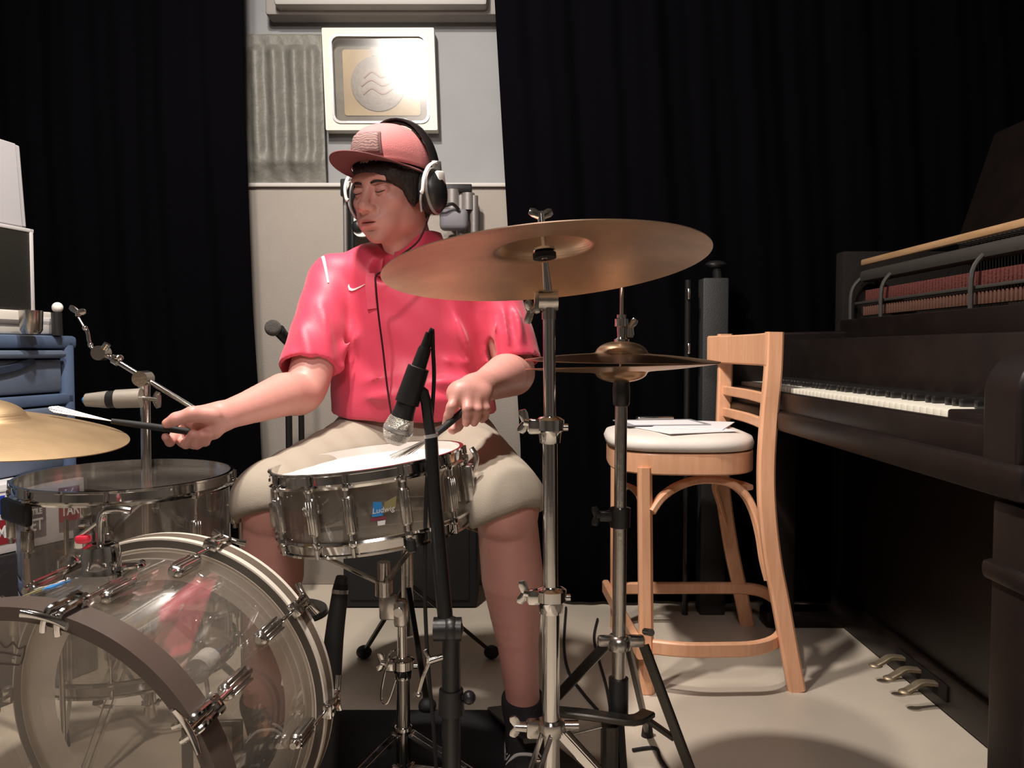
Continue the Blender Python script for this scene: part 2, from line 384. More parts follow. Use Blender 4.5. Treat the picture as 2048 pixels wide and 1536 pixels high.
# ------------------------------------------------------------------ signed-distance modelling (for the figure)
class SDF:
    def __init__(s, lo, hi, h):
        s.h = h; s.lo = np.array(lo, float)
        s.n = np.ceil((np.array(hi, float)-s.lo)/h).astype(int)+1
        s.ax = [s.lo[i]+h*np.arange(s.n[i]) for i in range(3)]
        s.d = np.full(tuple(s.n), 0.5, np.float32)
    def _sl(s, lo, hi):
        r = []
        for i in range(3):
            a = int(max(0, math.floor((lo[i]-s.lo[i])/s.h))); b = int(min(s.n[i], math.ceil((hi[i]-s.lo[i])/s.h)+1))
            if b <= a: return None
            r.append(slice(a, b))
        return tuple(r)
    def _apply(s, lo, hi, fn, k, op):
        mg = k + 3*s.h + 0.004
        sl = s._sl([x-mg for x in lo], [x+mg for x in hi])
        if sl is None: return s
        X = s.ax[0][sl[0]][:, None, None]; Y = s.ax[1][sl[1]][None, :, None]; Z = s.ax[2][sl[2]][None, None, :]
        b = fn(X, Y, Z).astype(np.float32); a = s.d[sl]
        if op == 'sub': a, b = -a, b; 
        if k > 0:
            hh = np.maximum(k-np.abs(a-b), 0)/k; r = np.minimum(a, b)-hh*hh*k*0.25
        else: r = np.minimum(a, b)
        s.d[sl] = -r if op == 'sub' else r
        return s
    def cap(s, a, b, ra, rb=None, k=0.01, op='add', flat=None):
        rb = ra if rb is None else rb
        a = np.array(a, float); b = np.array(b, float); ab = b-a; L2 = max(ab.dot(ab), 1e-12)
        def fn(X, Y, Z):
            t = np.clip(((X-a[0])*ab[0]+(Y-a[1])*ab[1]+(Z-a[2])*ab[2])/L2, 0, 1)
            dx, dy, dz = X-a[0]-t*ab[0], Y-a[1]-t*ab[1], Z-a[2]-t*ab[2]
            if flat is not None:
                f, amt = flat; q = dx*f[0]+dy*f[1]+dz*f[2]
                return np.sqrt(dx*dx+dy*dy+dz*dz+q*q*(amt*amt-1))-(ra+(rb-ra)*t)
            return np.sqrt(dx*dx+dy*dy+dz*dz)-(ra+(rb-ra)*t)
        R = max(ra, rb)
        return s._apply(np.minimum(a, b)-R, np.maximum(a, b)+R, fn, k, op)
    def ell(s, c, r, ax=None, k=0.01, op='add'):
        c = np.array(c, float); R = np.eye(3) if ax is None else np.array([list(v) for v in ax], float)
        def fn(X, Y, Z):
            dx, dy, dz = X-c[0], Y-c[1], Z-c[2]
            q0 = q1 = 0
            for i in range(3):
                u = dx*R[i][0]+dy*R[i][1]+dz*R[i][2]
                q0 = q0+(u/r[i])**2; q1 = q1+(u/r[i]**2)**2
            k0 = np.sqrt(q0); k1 = np.sqrt(q1)+1e-9
            return k0*(k0-1)/k1
        m = max(r)
        return s._apply(c-m, c+m, fn, k, op)
    def cut(s, p, n, k=0.003, lo=None, hi=None):
        """remove the side n points to (inside lo..hi)"""
        p = np.array(p, float); n = np.array(n, float); n /= np.linalg.norm(n)
        def fn(X, Y, Z): return -((X-p[0])*n[0]+(Y-p[1])*n[1]+(Z-p[2])*n[2])
        lo = s.lo if lo is None else lo
        hi = s.lo+s.h*s.n if hi is None else hi
        mg = k + 3*s.h + 0.004
        return s._apply(np.array(lo)+mg, np.array(hi)-mg, fn, k, 'sub')
    def warp(s, fn):
        X = s.ax[0][:, None, None]; Y = s.ax[1][None, :, None]; Z = s.ax[2][None, None, :]
        s.d += fn(X, Y, Z).astype(np.float32); return s
    def chain(s, pts, rs, k=0.006, sub=6):
        pts2, r2 = catmull([V(p) for p in pts], list(rs), sub)
        for i in range(len(pts2)-1): s.cap(A3(pts2[i]), A3(pts2[i+1]), r2[i], r2[i+1], k if i == 0 else 0.0)
        return s
    def union(s, o, k):
        hh = np.maximum(k-np.abs(s.d-o.d), 0)/k
        s.d = np.minimum(s.d, o.d)-hh*hh*k*0.25
        return s
    def mesh(s):
        d = s.d; ins = d < 0
        nx, ny, nz = d.shape
        cnt = np.zeros((nx-1, ny-1, nz-1), np.int8)
        corners = [(i, j, k) for i in (0, 1) for j in (0, 1) for k in (0, 1)]
        for (i, j, k) in corners: cnt += ins[i:nx-1+i, j:ny-1+j, k:nz-1+k]
        act = (cnt > 0) & (cnt < 8)
        idx = np.argwhere(act); N = len(idx)
        vid = np.full(act.shape, -1, np.int64); vid[act] = np.arange(N)
        cd = np.stack([d[idx[:, 0]+i, idx[:, 1]+j, idx[:, 2]+k] for (i, j, k) in corners], 1)
        acc = np.zeros((N, 3)); num = np.zeros(N)
        for a in range(8):
            for b in range(a+1, 8):
                ca, cb = corners[a], corners[b]
                if sum(abs(ca[q]-cb[q]) for q in range(3)) != 1: continue
                da, db = cd[:, a], cd[:, b]; m = (da < 0) != (db < 0)
                t = np.where(m, da/np.where(m, da-db, 1), 0)
                for q in range(3): acc[:, q] += np.where(m, ca[q]+t*(cb[q]-ca[q]), 0)
                num += m
        co = s.lo + (idx + acc/num[:, None])*s.h
        quads = []
        for axis in range(3):
            sl0 = [slice(None)]*3; sl1 = [slice(None)]*3
            sl0[axis] = slice(0, -1); sl1[axis] = slice(1, None)
            A = ins[tuple(sl0)]; B = ins[tuple(sl1)]
            e = np.argwhere(A != B)
            o1, o2 = [(1, 2), (2, 0), (0, 1)][axis]
            e = e[(e[:, o1] > 0) & (e[:, o2] > 0) & (e[:, o1] < d.shape[o1]-1) & (e[:, o2] < d.shape[o2]-1)]
            def vv(a, b):
                q = e.copy(); q[:, o1] -= a; q[:, o2] -= b
                return vid[q[:, 0], q[:, 1], q[:, 2]]
            Q = np.stack([vv(1, 1), vv(0, 1), vv(0, 0), vv(1, 0)], 1)
            fl = A[e[:, 0], e[:, 1], e[:, 2]]
            Q[~fl] = Q[~fl][:, ::-1]
            quads.append(Q)
        return co, np.concatenate(quads)

def np_mesh(name, co, quads, smooth_it=2):
    if smooth_it:
        n = len(co)
        for _ in range(smooth_it):
            acc = np.zeros_like(co); num = np.zeros(n)
            for a in range(4):
                b = (a+1) % 4
                np.add.at(acc, quads[:, a], co[quads[:, b]]); np.add.at(num, quads[:, a], 1)
                np.add.at(acc, quads[:, b], co[quads[:, a]]); np.add.at(num, quads[:, b], 1)
            co = co*0.5 + 0.5*acc/np.maximum(num, 1)[:, None]
    me = bpy.data.meshes.new(name)
    me.from_pydata(co.tolist(), [], quads.tolist())
    me.polygons.foreach_set('use_smooth', np.ones(len(quads), bool))
    me.update()
    return me, co
# ------------------------------------------------------------------ the room
def slab(name, lo, hi, m):
    b = MB(); lo, hi = V(lo), V(hi); b.box((lo+hi)/2, hi-lo)
    o = b.build(name, m, smooth=False); tag(o, kind='structure'); return o
WY = 3.0
slab('floor', (-2.2, -1.8, -0.1), (2.0, 3.2, 0.0), floor_m)
slab('ceiling', (-2.2, -1.8, 2.7), (2.0, 3.2, 2.8), ceil_m)
slab('wall_back', (-2.2, WY, 0), (2.0, WY+0.15, 2.7), wall_m)
slab('wall_left', (-2.2, -1.8, 0), (-2.05, WY, 2.7), offwhite_wall)
slab('wall_right', (1.85, -1.8, 0), (2.0, WY, 2.7), offwhite_wall)
slab('wall_front', (-2.05, -1.8, 0), (1.85, -1.65, 2.7), offwhite_wall)

# ceiling lamps matching the lights (behind / above the camera)
def ceiling_spot(x, y, tx, ty, label):
    t = thing('spot_lamp', label, 'lamp', (x, y, 2.7))
    MB().cone((x, y, 2.69), (x, y, 2.70), 0.05, seg=24).build('mounting_plate', white_pl, t)
    M = frame_mat((x, y, 2.66), V((tx, ty, 0.6))-V((x, y, 2.66)))
    MB().lathe([(0.03, -0.03), (0.06, -0.02), (0.095, 0.012), (0.092, 0.012), (0.058, -0.015)], M, 32, cap=False).build('lamp_shade', white_pl, t)
ceiling_spot(-0.56, 1.46, -0.1, 1.7, 'white ceiling spot lamp above the drum kit, nearer the curtain')
ceiling_spot(-0.60, 0.93, -0.1, 1.8, 'white ceiling spot lamp above the drum kit, nearer the camera')

# lower beige panel with ledge
p0, p1 = P(440, 377, 2.96), P(1060, 372, 2.96)
b = MB(); b.box(((p0.x+p1.x)/2, 2.965, (p0.z)/2), (p1.x-p0.x, 0.06, p0.z), bev=0.004)
acp = thing('acoustic_panel', 'large beige wall panel leaning on the back wall between the curtains', 'panel', (-0.5, 2.97, 0))
b.build('board', panel_m, acp)
MB().box(((p0.x+p1.x)/2, 2.958, p0.z+0.006), (p1.x-p0.x, 0.075, 0.014), bev=0.003).build('top_trim', mat('lit_edge_trim', (0.55, 0.52, 0.48), 0.6, bump=0.03), acp)  # strip coloured paler than the board to paint the ledge's top-edge highlight

# curtains: thick folded velvet
def curtain(name, edge_fn, x_far, label, y0, ztop=2.66, n=220, nz=40, seed=0):
    rnd = random.Random(seed)
    ph = [rnd.uniform(0, 6.28) for _ in range(6)]
    def surf(u, v):
        z = 0.012 + (ztop-0.012)*v
        xe = edge_fn(z); x = xe + (x_far-xe)*u
        L = abs(x-xe)
        y = y0 + 0.008*math.sin(L*38+ph[0]+0.3*math.sin(z*1.7)) + 0.004*math.sin(L*83+ph[1]+0.5*math.sin(z*1.1+ph[2]))
        y += 0.01*math.sin(L*17+z*2+ph[3])
        if L < 0.05: y += (0.05-L)*0.5
        return V((x, y, z))
    b = MB(); b.grid(surf, n, nz)
    return tag(b.build(name, velvet, solid=0.006, angle=80), label, 'curtain')
def edgeL(z):
    py = 768+(0.87-z)/2.68*1600 - 68
    px = 484 + max(0, (py-200))*0.03 + (6 if py > 600 else 0)*min(1, max(0, (py-600))/200)
    return P(px, 700, 2.68).x
def edgeR(z):
    py = 768+(0.87-z)/2.68*1600 - 68
    px = 990 + (py)*0.058 if py < 900 else 1042+(py-900)*0.02
    return P(px, 700, 2.68).x
curtain('stage_curtain', edgeL, -2.02, 'navy black folded curtain left of the grey wall opening', 2.70, seed=3)
curtain('stage_curtain', edgeR, 1.83, 'navy black folded curtain right of the grey wall opening, behind the wooden stool', 2.70, seed=5)
rail = MB(); rail.tube([(-2.04, 2.70, 2.672), (1.84, 2.70, 2.672)], 0.013, 14); tag(rail.build('curtain_rail', blackmetal), 'black curtain rail just under the ceiling', 'rail')

# picture on the wall
fr = thing('framed_picture', 'cream framed glazed picture of a round pocket watch emblem above the drummer', 'picture', P(760, 160, WY-0.02))
A = P(643, 58, 2.955); B = P(870, 58, 2.955); Cc = P(655, 262, 2.955); D = P(874, 262, 2.955)
ctr = (A+B+Cc+D)/4; ex = ((B-A)+(D-Cc)).normalized(); ez = ((A-Cc)+(B-D)).normalized()
FW, FH = ((B-A).length+(D-Cc).length)/2, ((A-Cc).length+(B-D).length)/2
FM = Matrix((ex, ez, ex.cross(ez))).transposed().to_4x4(); FM.translation = V((ctr.x, 2.955, ctr.z))
# lean the frame a touch forward at the top
FM = FM @ Matrix.Rotation(math.radians(-0.2), 4, 'Y')
def rrect(w, h, r, n=6):
    pts = []
    for cx, cy, a0 in ((w/2-r, h/2-r, 0), (-w/2+r, h/2-r, 90), (-w/2+r, -h/2+r, 180), (w/2-r, -h/2+r, 270)):
        for i in range(n+1):
            a = math.radians(a0+90*i/n); pts.append((cx+r*math.cos(a), cy+r*math.sin(a)))
    return pts
def ring_poly(outer, inner, z0, z1, M, b=None):
    b = b or MB(); bm = b.bm; L = []
    for pts, z in ((outer, z0), (outer, z1), (inner, z1), (inner, z0)): L.append([bm.verts.new(M @ V((x, y, z))) for x, y in pts])
    n = len(outer)
    for q in range(4):
        A_, B_ = L[q], L[(q+1) % 4]
        for i in range(n): b._f(A_[i], A_[(i+1) % n], B_[(i+1) % n], B_[i])
    return b
iw, ih = FW*0.86, FH*0.86
ring_poly(rrect(FW, FH, 0.004), rrect(iw, ih, 0.03), -0.035, 0.012, FM).build('frame', cream_m, fr)
ring_poly(rrect(iw+0.004, ih+0.004, 0.03), rrect(iw-0.012, ih-0.012, 0.026), 0.0, 0.017, FM).build('inner_bead', silver_pl, fr)
MB().poly(rrect(iw, ih, 0.03), -0.034, -0.030, FM).build('backing', mat('grey_print', (0.17, 0.155, 0.13), 0.7, bump=0.1, var=0.4, vscale=9), fr)
MB().poly(rrect(iw*0.80, ih*0.76, 0.01), -0.030, -0.026, FM).build('print_sheet', mat('ochre_print', (0.40, 0.30, 0.18), 0.7, var=0.25, vscale=6), fr)
b = MB(); WM = FM @ Matrix.Translation((-0.012, -0.005, -0.026))
b.lathe([(0, 0.0), (0.094, 0.0), (0.100, 0.004), (0.094, 0.006), (0, 0.006)], WM, 48)
b.build('watch_emblem', mat('tarnished_silver_print', (0.26, 0.23, 0.21), 0.6, bump=0.4, bscale=60, var=0.3), fr)
b = MB(); b.poly([(-0.018, 0.100), (0.018, 0.100), (0.026, 0.122), (0.020, 0.132), (0, 0.126), (-0.020, 0.132), (-0.026, 0.122)], 0, 0.005, WM); b.build('watch_crown', MATS['tarnished_silver_print'], fr)
b = MB()
for k, (dy, r) in enumerate(((0.03, 0.05), (0.0, 0.06), (-0.03, 0.055))):
    b.tube([WM @ V((-r, dy-0.01, 0.007)), WM @ V((-r*0.4, dy+0.012, 0.007)), WM @ V((r*0.3, dy-0.008, 0.007)), WM @ V((r, dy+0.012, 0.007))], 0.004, 6, smooth=5)
b.build('scroll_lettering', mat('dull_rose_print', (0.30, 0.19, 0.17), 0.7, bump=0.1), fr)
MB().poly(rrect(iw, ih, 0.03), 0.004, 0.0055, FM).build('glass', film('picture_glass', (0.97, 0.97, 0.96), 0.02, 0.7, rough=0.17), fr)

# grey wall box above (bottom part in view)
a_, b_ = P(552, 28, 2.9), P(975, 24, 2.9)
wb = thing('wall_cabinet', 'pale grey wall box just under the top edge of the photo, above the picture', 'cabinet', ((a_.x+b_.x)/2, 2.9, a_.z))
MB().box(((a_.x+b_.x)/2, 2.935, a_.z+0.20), (b_.x-a_.x, 0.13, 0.36), bev=0.012).build('body', mat('grey_enamel', (0.40, 0.39, 0.37), 0.6, bump=0.04), wb)
MB().box(((a_.x+b_.x)/2, 2.90, a_.z+0.055), (b_.x-a_.x-0.04, 0.07, 0.03), bev=0.008).build('ledge', MATS['grey_enamel'], wb)
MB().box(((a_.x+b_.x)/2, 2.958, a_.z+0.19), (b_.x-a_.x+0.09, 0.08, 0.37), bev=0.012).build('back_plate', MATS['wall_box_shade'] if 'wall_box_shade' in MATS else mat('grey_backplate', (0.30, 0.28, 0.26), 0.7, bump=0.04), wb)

# dusty embossed panel left of the picture
a_, b_ = P(484, 68, 2.94), P(646, 372, 2.94)
def emb(u, v):
    x = a_.x-0.10 + (b_.x-a_.x+0.10)*u; z = b_.z + (a_.z-b_.z)*v
    xx = (x-a_.x)/(b_.x-a_.x)
    y = 2.945
    if 0.03 < v < 0.93:
        for c, wdt, hgt in ((0.16, 0.055, 0.022), (0.40, 0.06, 0.03), (0.66, 0.065, 0.032), (0.88, 0.05, 0.018)):
            vv = min(1, (v-0.03)/0.12, (0.93-v)/0.05)
            y -= hgt*vv*math.exp(-((xx-c)/wdt/1.3)**2)
        y -= 0.012*math.exp(-((v-0.17)/0.05)**2)*(0.5+0.5*math.cos((xx-.28)*24))
    y += 0.0012*math.sin(xx*31+v*7)*math.sin(v*13+xx*5)
    return V((x+0.012*(1-v), y, z))
b = MB(); b.grid(emb, 90, 110)
tag(b.build('embossed_panel', mat('dusty_grey_plastic', (0.15, 0.145, 0.125), 0.55, bump=0.35, bscale=45, var=0.12, vscale=20), solid=0.006, angle=80), 'grey dusty moulded panel with vertical bulges on the wall left of the picture', 'panel')

# rack of tubes behind the drummer's head
rk = thing('equipment_rack', 'black and grey metal rack of upright tubes behind the drummer\'s head', 'rack', P(825, 700, 2.72)*1)
rk.location = (P(825, 700, 2.87).x, 2.87, 0)
RY = 2.87
for px, r, m in ((690, 0.008, grey_metal), (704, 0.014, blackmetal), (922, 0.017, grey_metal), (948, 0.015, grey_metal)):
    t = P(px, 366 if px < 800 else 392, RY)
    MB().cone((t.x, RY, 0.0), (t.x, RY, t.z), r, seg=18).build('post', m, rk)
a_, b_ = P(683, 360, RY), P(735, 372, RY)
MB().box(P(709, 378, RY-0.01), (0.09, 0.06, 0.062), bev=0.006).build('corner_block', blackplastic, rk)
MB().box(P(826, 378, RY), (0.42, 0.035, 0.03), bev=0.004).build('cross_bar', blackmetal, rk)
a_ = P(905, 400, RY); MB().cone(a_+V((0, 0, -.035)), a_+V((0, 0, .035)), 0.028, seg=20).build('collar', grey_metal, rk)
a_ = P(936, 404, RY); MB().cone(a_+V((0, 0, -.03)), a_+V((0, 0, .03)), 0.024, seg=20).build('collar', grey_metal, rk)
a_ = P(724, 450, RY); 
b = MB(); b.poly(rrect(0.060, 0.085, 0.025), -0.01, 0.012, frame_mat(a_, (0, -1, 0), (1, 0, 0))); wp = b.build('white_bracket', white_pl, rk)
MB().lathe([(0, 0), (0.019, 0), (0.022, 0.006), (0.012, 0.014), (0, 0.014)], frame_mat(P(716, 453, RY-0.012), (0, -1, 0)), 20).build('black_knob', blackplastic, wp)
a_ = P(900, 450, RY-0.03)
b = MB(); b.box(P(908, 440, RY-0.03), (0.10, 0.05, 0.075), bev=0.018, seg=3); b.build('grey_bag', mat('blue_grey_plastic', (0.16, 0.15, 0.17), 0.6, bump=0.05), rk)
MB().tube([P(866, 402, RY-0.08), P(885, 412, RY-.08), P(905, 408, RY-.07), P(918, 420, RY-.06)], 0.006, 8, smooth=5).build('hook', blackmetal, rk)

# vocal microphone on stand near the back wall
MS = thing('microphone_stand', 'dark stand with a ball microphone by the back wall, left of the drummer', 'microphone stand', (P(580, 700, 2.6).x, 2.6, 0))
t = P(576, 690, 2.6); MB().cone((t.x, 2.6, 0.02), (t.x, 2.6, t.z), 0.011, seg=14).build('pole', blackmetal, MS)
t2 = P(597, 900, 2.62); MB().cone((t2.x, 2.66, 0.4), (t2.x, 2.66, 0.92), 0.010, seg=12).build('boom', blackmetal, MS)
MB().lathe([(0.11, 0), (0.12, 0.006), (0.115, 0.018), (0.02, 0.03), (0.012, 0.05), (0, 0.05)], Matrix.Translation((t.x, 2.6, 0.001)), 32).build('base', blackmetal, MS)
mc = thing('microphone', 'grey ball head microphone tilted on the stand by the back wall', 'microphone', P(552, 657, 2.55))
c0, c1 = P(546, 656, 2.52), P(577, 668, 2.57)
b = MB(); b.sphere(c0, 0.026, 20); b.build('grille', mat('dark_mesh_grille', (0.16, 0.15, 0.14), 0.5, 0.6, bump=0.8, bscale=500), mc)
MB().cone(c0.lerp(c1, .35), P(590, 700, 2.62), 0.020, 0.013, seg=16).build('handle', blackplastic, mc)
MB().tube([P(577, 668, 2.57), P(583, 690, 2.59), P(578, 720, 2.6)], 0.010, 8, smooth=4).build('clip', blackplastic, MS)

# tall black speaker behind the stool
sp = thing('speaker_cabinet', 'tall black cabinet with chrome fittings in the dark behind the stool', 'cabinet', (P(1420, 700, 2.5).x, 2.58, 0))
a_, b_ = P(1405, 556, 2.60), P(1457, 556, 2.60)
MB().box(((a_.x+b_.x)/2, 2.625, a_.z/2), (b_.x-a_.x, 0.07, a_.z), bev=0.006).build('body', mat('charcoal_vinyl', (0.017, 0.018, 0.018), 0.6, bump=0.2, bscale=300), sp)
q = P(1376, 560, 2.60); MB().cone((q.x, 2.60, 0.0), (q.x, 2.60, q.z), 0.010, seg=12).build('post', blackmetal, sp)
for yy in (588, 697): MB().box(P(1377, yy, 2.585), (0.010, 0.02, 0.035), bev=0.003).build('catch', chrome_soft, sp)
q = P(1432, 530, 2.62); b = MB(); b.sphere(q, 0.03, 16, sc=(1.2, 1, .5)); b.cone(P(1436, 560, 2.62), q, 0.016, seg=12); b.build('knob', blackmetal, sp)
q = P(1450, 548, 2.52)
# ------------------------------------------------------------------ left side: blue drawers with gear on top
ang = V((0.055, 0.27, 0)).normalized()          # direction of the faces, running away from the camera
nrm = V((ang.y, -ang.x, 0))                     # outward (towards the kit)
def lpt(px, py, s=0.0):
    """point on the drawer front plane seen at px,py"""
    o = V((-1.229, 2.25, 0))
    r = P(px, py, 1.0)-V((0, 0, CAMZ))
    t = o.dot(nrm)/r.dot(nrm)
    q = r*t; q.z += CAMZ
    return q
def plane_pt(px, py, off):
    o = V((-1.229, 2.25, 0))+nrm*off
    r = P(px, py, 1.0)-V((0, 0, CAMZ)); t = o.dot(nrm)/r.dot(nrm)
    q = r*t; q.z += CAMZ
    return q
def boxon(b, c, L, H, D, bev=0.006, dz=0):
    """box whose front face centre is c: L along the face, H high, D deep behind"""
    R = Matrix((ang, -nrm, V((0, 0, 1)))).transposed()
    return b.box(c - nrm*D/2, (L, D, H), rot=R, bev=bev)
far = lpt(150, 672); ztop = far.z
LEN = 0.62; dr = thing('drawer_unit', 'steel blue plastic drawer tower standing by the curtain at the left', 'drawers', (far.x-ang.x*LEN/2, far.y-ang.y*LEN/2, 0))
cen = V((far.x, far.y, 0)) - ang*LEN/2
b = MB()
boxon(b, cen+V((0, 0, ztop-0.018)), LEN+0.02, 0.036, 0.40, 0.010)
for s in (0.0, LEN-0.035): boxon(b, V((far.x, far.y, 0))-ang*(s+0.018)+V((0, 0, ztop/2)), 0.036, ztop-0.02, 0.38, 0.010)
zz = [0.03, 0.34, 0.555, 0.735]
zz = [0.02, 0.30, 0.525, 0.735]
for z in zz: boxon(b, cen+V((0, 0, z)), LEN-0.01, 0.030, 0.38, 0.006)
boxon(b, cen-nrm*0.36+V((0, 0, ztop/2)), LEN-0.02, ztop-0.03, 0.01, 0.002)
b.build('frame', blue_pl, dr)
zs = zz+[ztop-0.036]
for i in range(4):
    z0, z1 = zs[i]+0.018, zs[i+1]-(0.018 if i < 3 else 0.003)
    b = MB(); c = cen+V((0, 0, (z0+z1)/2))
    L = LEN-0.085; H = z1-z0
    boxon(b, c-nrm*0.006+V((0, 0, -H*0.10)), L, H*0.78, 0.34, 0.010)
    boxon(b, c+nrm*0.012+V((0, 0, H*0.40)), L, H*0.18, 0.03, 0.010)
    d = b.build('drawer', blue_front, dr)
    hb = MB(); 
    def hp(u): return c - nrm*0.004 + ang*(u*L*0.30) + V((0, 0, H*0.28-0.03*(1-u*u)))
    hb.bar([hp(-1), hp(-.6), hp(0), hp(.6), hp(1)], 0.012, 0.022, smooth=4); hb.build('handle', mat('recess_shade_blue', (0.02, 0.03, 0.05), 0.5, bump=0.03) if 'recess_shade_blue' not in MATS else MATS['recess_shade_blue'], d)  # dark bar whose colour paints the shade inside the handle recess
# cream console on top
q = plane_pt(110, 670, -0.03); q.z = ztop
cc = V((q.x, q.y, ztop)) - ang*0.22
cs = thing('tabletop_console', 'cream metal console box sitting on the blue drawers', 'box', (cc.x, cc.y, ztop))
b = MB(); boxon(b, cc+V((0, 0, 0.033)), 0.44, 0.064, 0.28, 0.008); b.build('housing', cream_m, cs)
b = MB(); boxon(b, cc+nrm*0.004+V((0, 0, 0.034)), 0.42, 0.012, 0.004, 0.001); b.build('groove_strip', grey_metal, cs)
b = MB(); boxon(b, cc+ang*0.165+nrm*0.004+V((0, 0, 0.026)), 0.10, 0.045, 0.01, 0.004); b.build('end_plate', ltgrey, cs)
# small chrome cup clamped in front of it
q = plane_pt(63, 668, 0.03); q.z = ztop
b = MB(); b.lathe([(0, 0.002), (0.020, 0.002), (0.026, 0.012), (0.028, 0.062), (0.0245, 0.062), (0.022, 0.014), (0, 0.01)], Matrix.Translation((q.x-0.0, q.y, ztop)), 24)
tag(b.build('chrome_cup', chrome_soft), 'small dull chrome cup in front of the cream console', 'cup')
# pale tube with white cap
q = plane_pt(115, 670, 0.0)
tb = thing('capped_tube', 'dark upright tube with a white end beside the cream console', 'tube', (q.x, q.y, ztop))
MB().cone((q.x, q.y, ztop), P(113, 625, q.y), 0.014, seg=16).build('tube', blackplastic, tb)
b = MB(); e = P(113, 625, q.y); b.sphere(P(115, 615, q.y), 0.0145, 16); b.build('end_cap', white_pl, tb)
# black case with pale edge trim on the console
q = plane_pt(70, 620, -0.04)
z0, z1 = ztop+0.066, plane_pt(64, 460, -0.04).z
L = 0.5; cc2 = V((q.x, q.y, 0)) - ang*L/2
ca = thing('flight_case', 'black case with pale metal edging stacked on the cream console', 'case', (cc2.x, cc2.y, z0))
b = MB(); boxon(b, cc2+V((0, 0, (z0+z1)/2)), L, z1-z0, 0.26, 0.004); b.build('body', mat('black_olive_vinyl', (0.013, 0.012, 0.009), 0.5, bump=0.2, bscale=300), ca)
b = MB(); 
boxon(b, V((q.x, q.y, 0))-ang*0.007+nrm*0.002+V((0, 0, (z0+z1)/2)), 0.012, z1-z0+0.004, 0.012, 0.002)
boxon(b, cc2+nrm*0.002+V((0, 0, z1-0.003)), L+.002, 0.010, 0.012, 0.002); b.build('edge_trim', ltgrey, ca)
# white box on top
q0 = plane_pt(58, 448, -0.045); q1 = plane_pt(44, 291, -0.045)
z0 = z1+0.004; z2 = q1.z
R = Matrix((ang, -nrm, V((0, 0, 1)))).transposed()
bx = thing('storage_box', 'white tapering box on top of the black case at the left edge', 'box', (q0.x-ang.x*.2, q0.y-ang.y*.2, z0))
def tap(b, inset, m, name, y0, y1):
    M = R.to_4x4(); M.translation = V((q0.x, q0.y, 0)) 
    top = (q0.x-q1.x, q0.y-q1.y); dl = V((q0.x-q1.x, q0.y-q1.y, 0)).length
    pts = [(-0.42, z0), (0, z0), (-dl, z2), (-0.42, z2)]
    MM = M @ Matrix(((1, 0, 0, 0), (0, 0, -1, 0), (0, 1, 0, 0), (0, 0, 0, 1)))
    b.poly([(x+(-inset if x > -0.3 else 0), y) for x, y in pts], -y1, -y0, MM)
    o = b.build(name, m, bx)
    md = o.modifiers.new('b', 'BEVEL'); md.width = 0.005; md.segments = 2
    return o
tap(MB(), 0.0, mat('white_box_plastic', (0.44, 0.43, 0.45), 0.5, bump=0.03), 'shell', 0.006, 0.26)
tap(MB(), 0.020, mat('white_box_face', (0.46, 0.45, 0.47), 0.5, bump=0.03), 'front_face', 0.0, 0.006)
MB().box((0, 0, 0), (0.001, 0.001, 0.001)).bm.free()

# printed carton standing behind the floor tom
A0 = P(-60, 1128, 1.86); A1 = P(176, 1066, 2.13)
A0.z = A1.z = (A0.z+A1.z)/2
cdir = (A1-A0); CL = cdir.length; cdir.normalize(); cn = V((cdir.y, -cdir.x, 0)); CH = 0.170
zb = A0.z
CM = Matrix((cdir, V((0, 0, 1)), cn)).transposed().to_4x4(); CM.translation = (A0+A1)/2+V((0, 0, CH/2))
ct = thing('printed_carton', 'blue and red printed guitar string display carton behind the floor tom', 'box', ((A0+A1)/2))
MB().box((0, 0, -0.045), (CL, CH, 0.09), M=CM, bev=0.003).build('box_body', mat('white_card', (0.62, 0.60, 0.62), 0.6, bump=0.02), ct)
def patchq(name, m, x0, x1, y0, y1, z=0.0008, sk=0):
    y0 *= .72; y1 *= .72
    b = MB(); b.poly([(x0, y0), (x1, y0), (x1+sk, y1), (x0+sk, y1)], z-0.0006, z+0.0004, CM); return b.build(name, m, ct)
card_red = mat('card_crimson', (0.22, 0.012, 0.02), 0.5, bump=0.01); card_blue = mat('card_blue', (0.012, 0.05, 0.42), 0.45, bump=0.01); card_grey = mat('card_mauve_grey', (0.13, 0.10, 0.12), 0.55, bump=0.01)
h = CL/2
def cx(px):  # px on the carton face -> local x
    r = P(px, 1050, 1.0)-V((0, 0, CAMZ)); t = A0.dot(cn)/r.dot(cn) if True else 0
    a0 = V((A0.x, A0.y, 0)); t = a0.dot(cn)/V((r.x, r.y, 0)).dot(cn); q = V((r.x*t, r.y*t, 0))
    return (q-V((CM.translation.x, CM.translation.y, 0))).dot(cdir)
patchq('blue_band', card_blue, -h+.004, cx(22), 0.01, CH/2-0.004)
patchq('blue_band', card_blue, cx(48), cx(92), 0.035, CH/2-0.02)
patchq('red_field', card_red, -h+.004, cx(40), -0.085, -0.002)
patchq('grey_field', card_grey, cx(46), cx(92), -0.085, 0.03)
patchq('red_field', card_red, cx(118), cx(160), -0.05, 0.075)
patchq('grey_field', card_grey, cx(118), cx(168), -0.085, -0.05, z=0.0006)
b = MB(); b.poly([(cx(2), 0.014), (cx(6), 0.014), (cx(17), 0.061), (cx(12), 0.061)], 0.001, 0.0018, CM); b.poly([(cx(-4), 0.068), (cx(14), 0.068), (cx(14), 0.073), (cx(-4), 0.073)], 0.001, 0.0018, CM); b.build('white_slash', badge_white, ct)
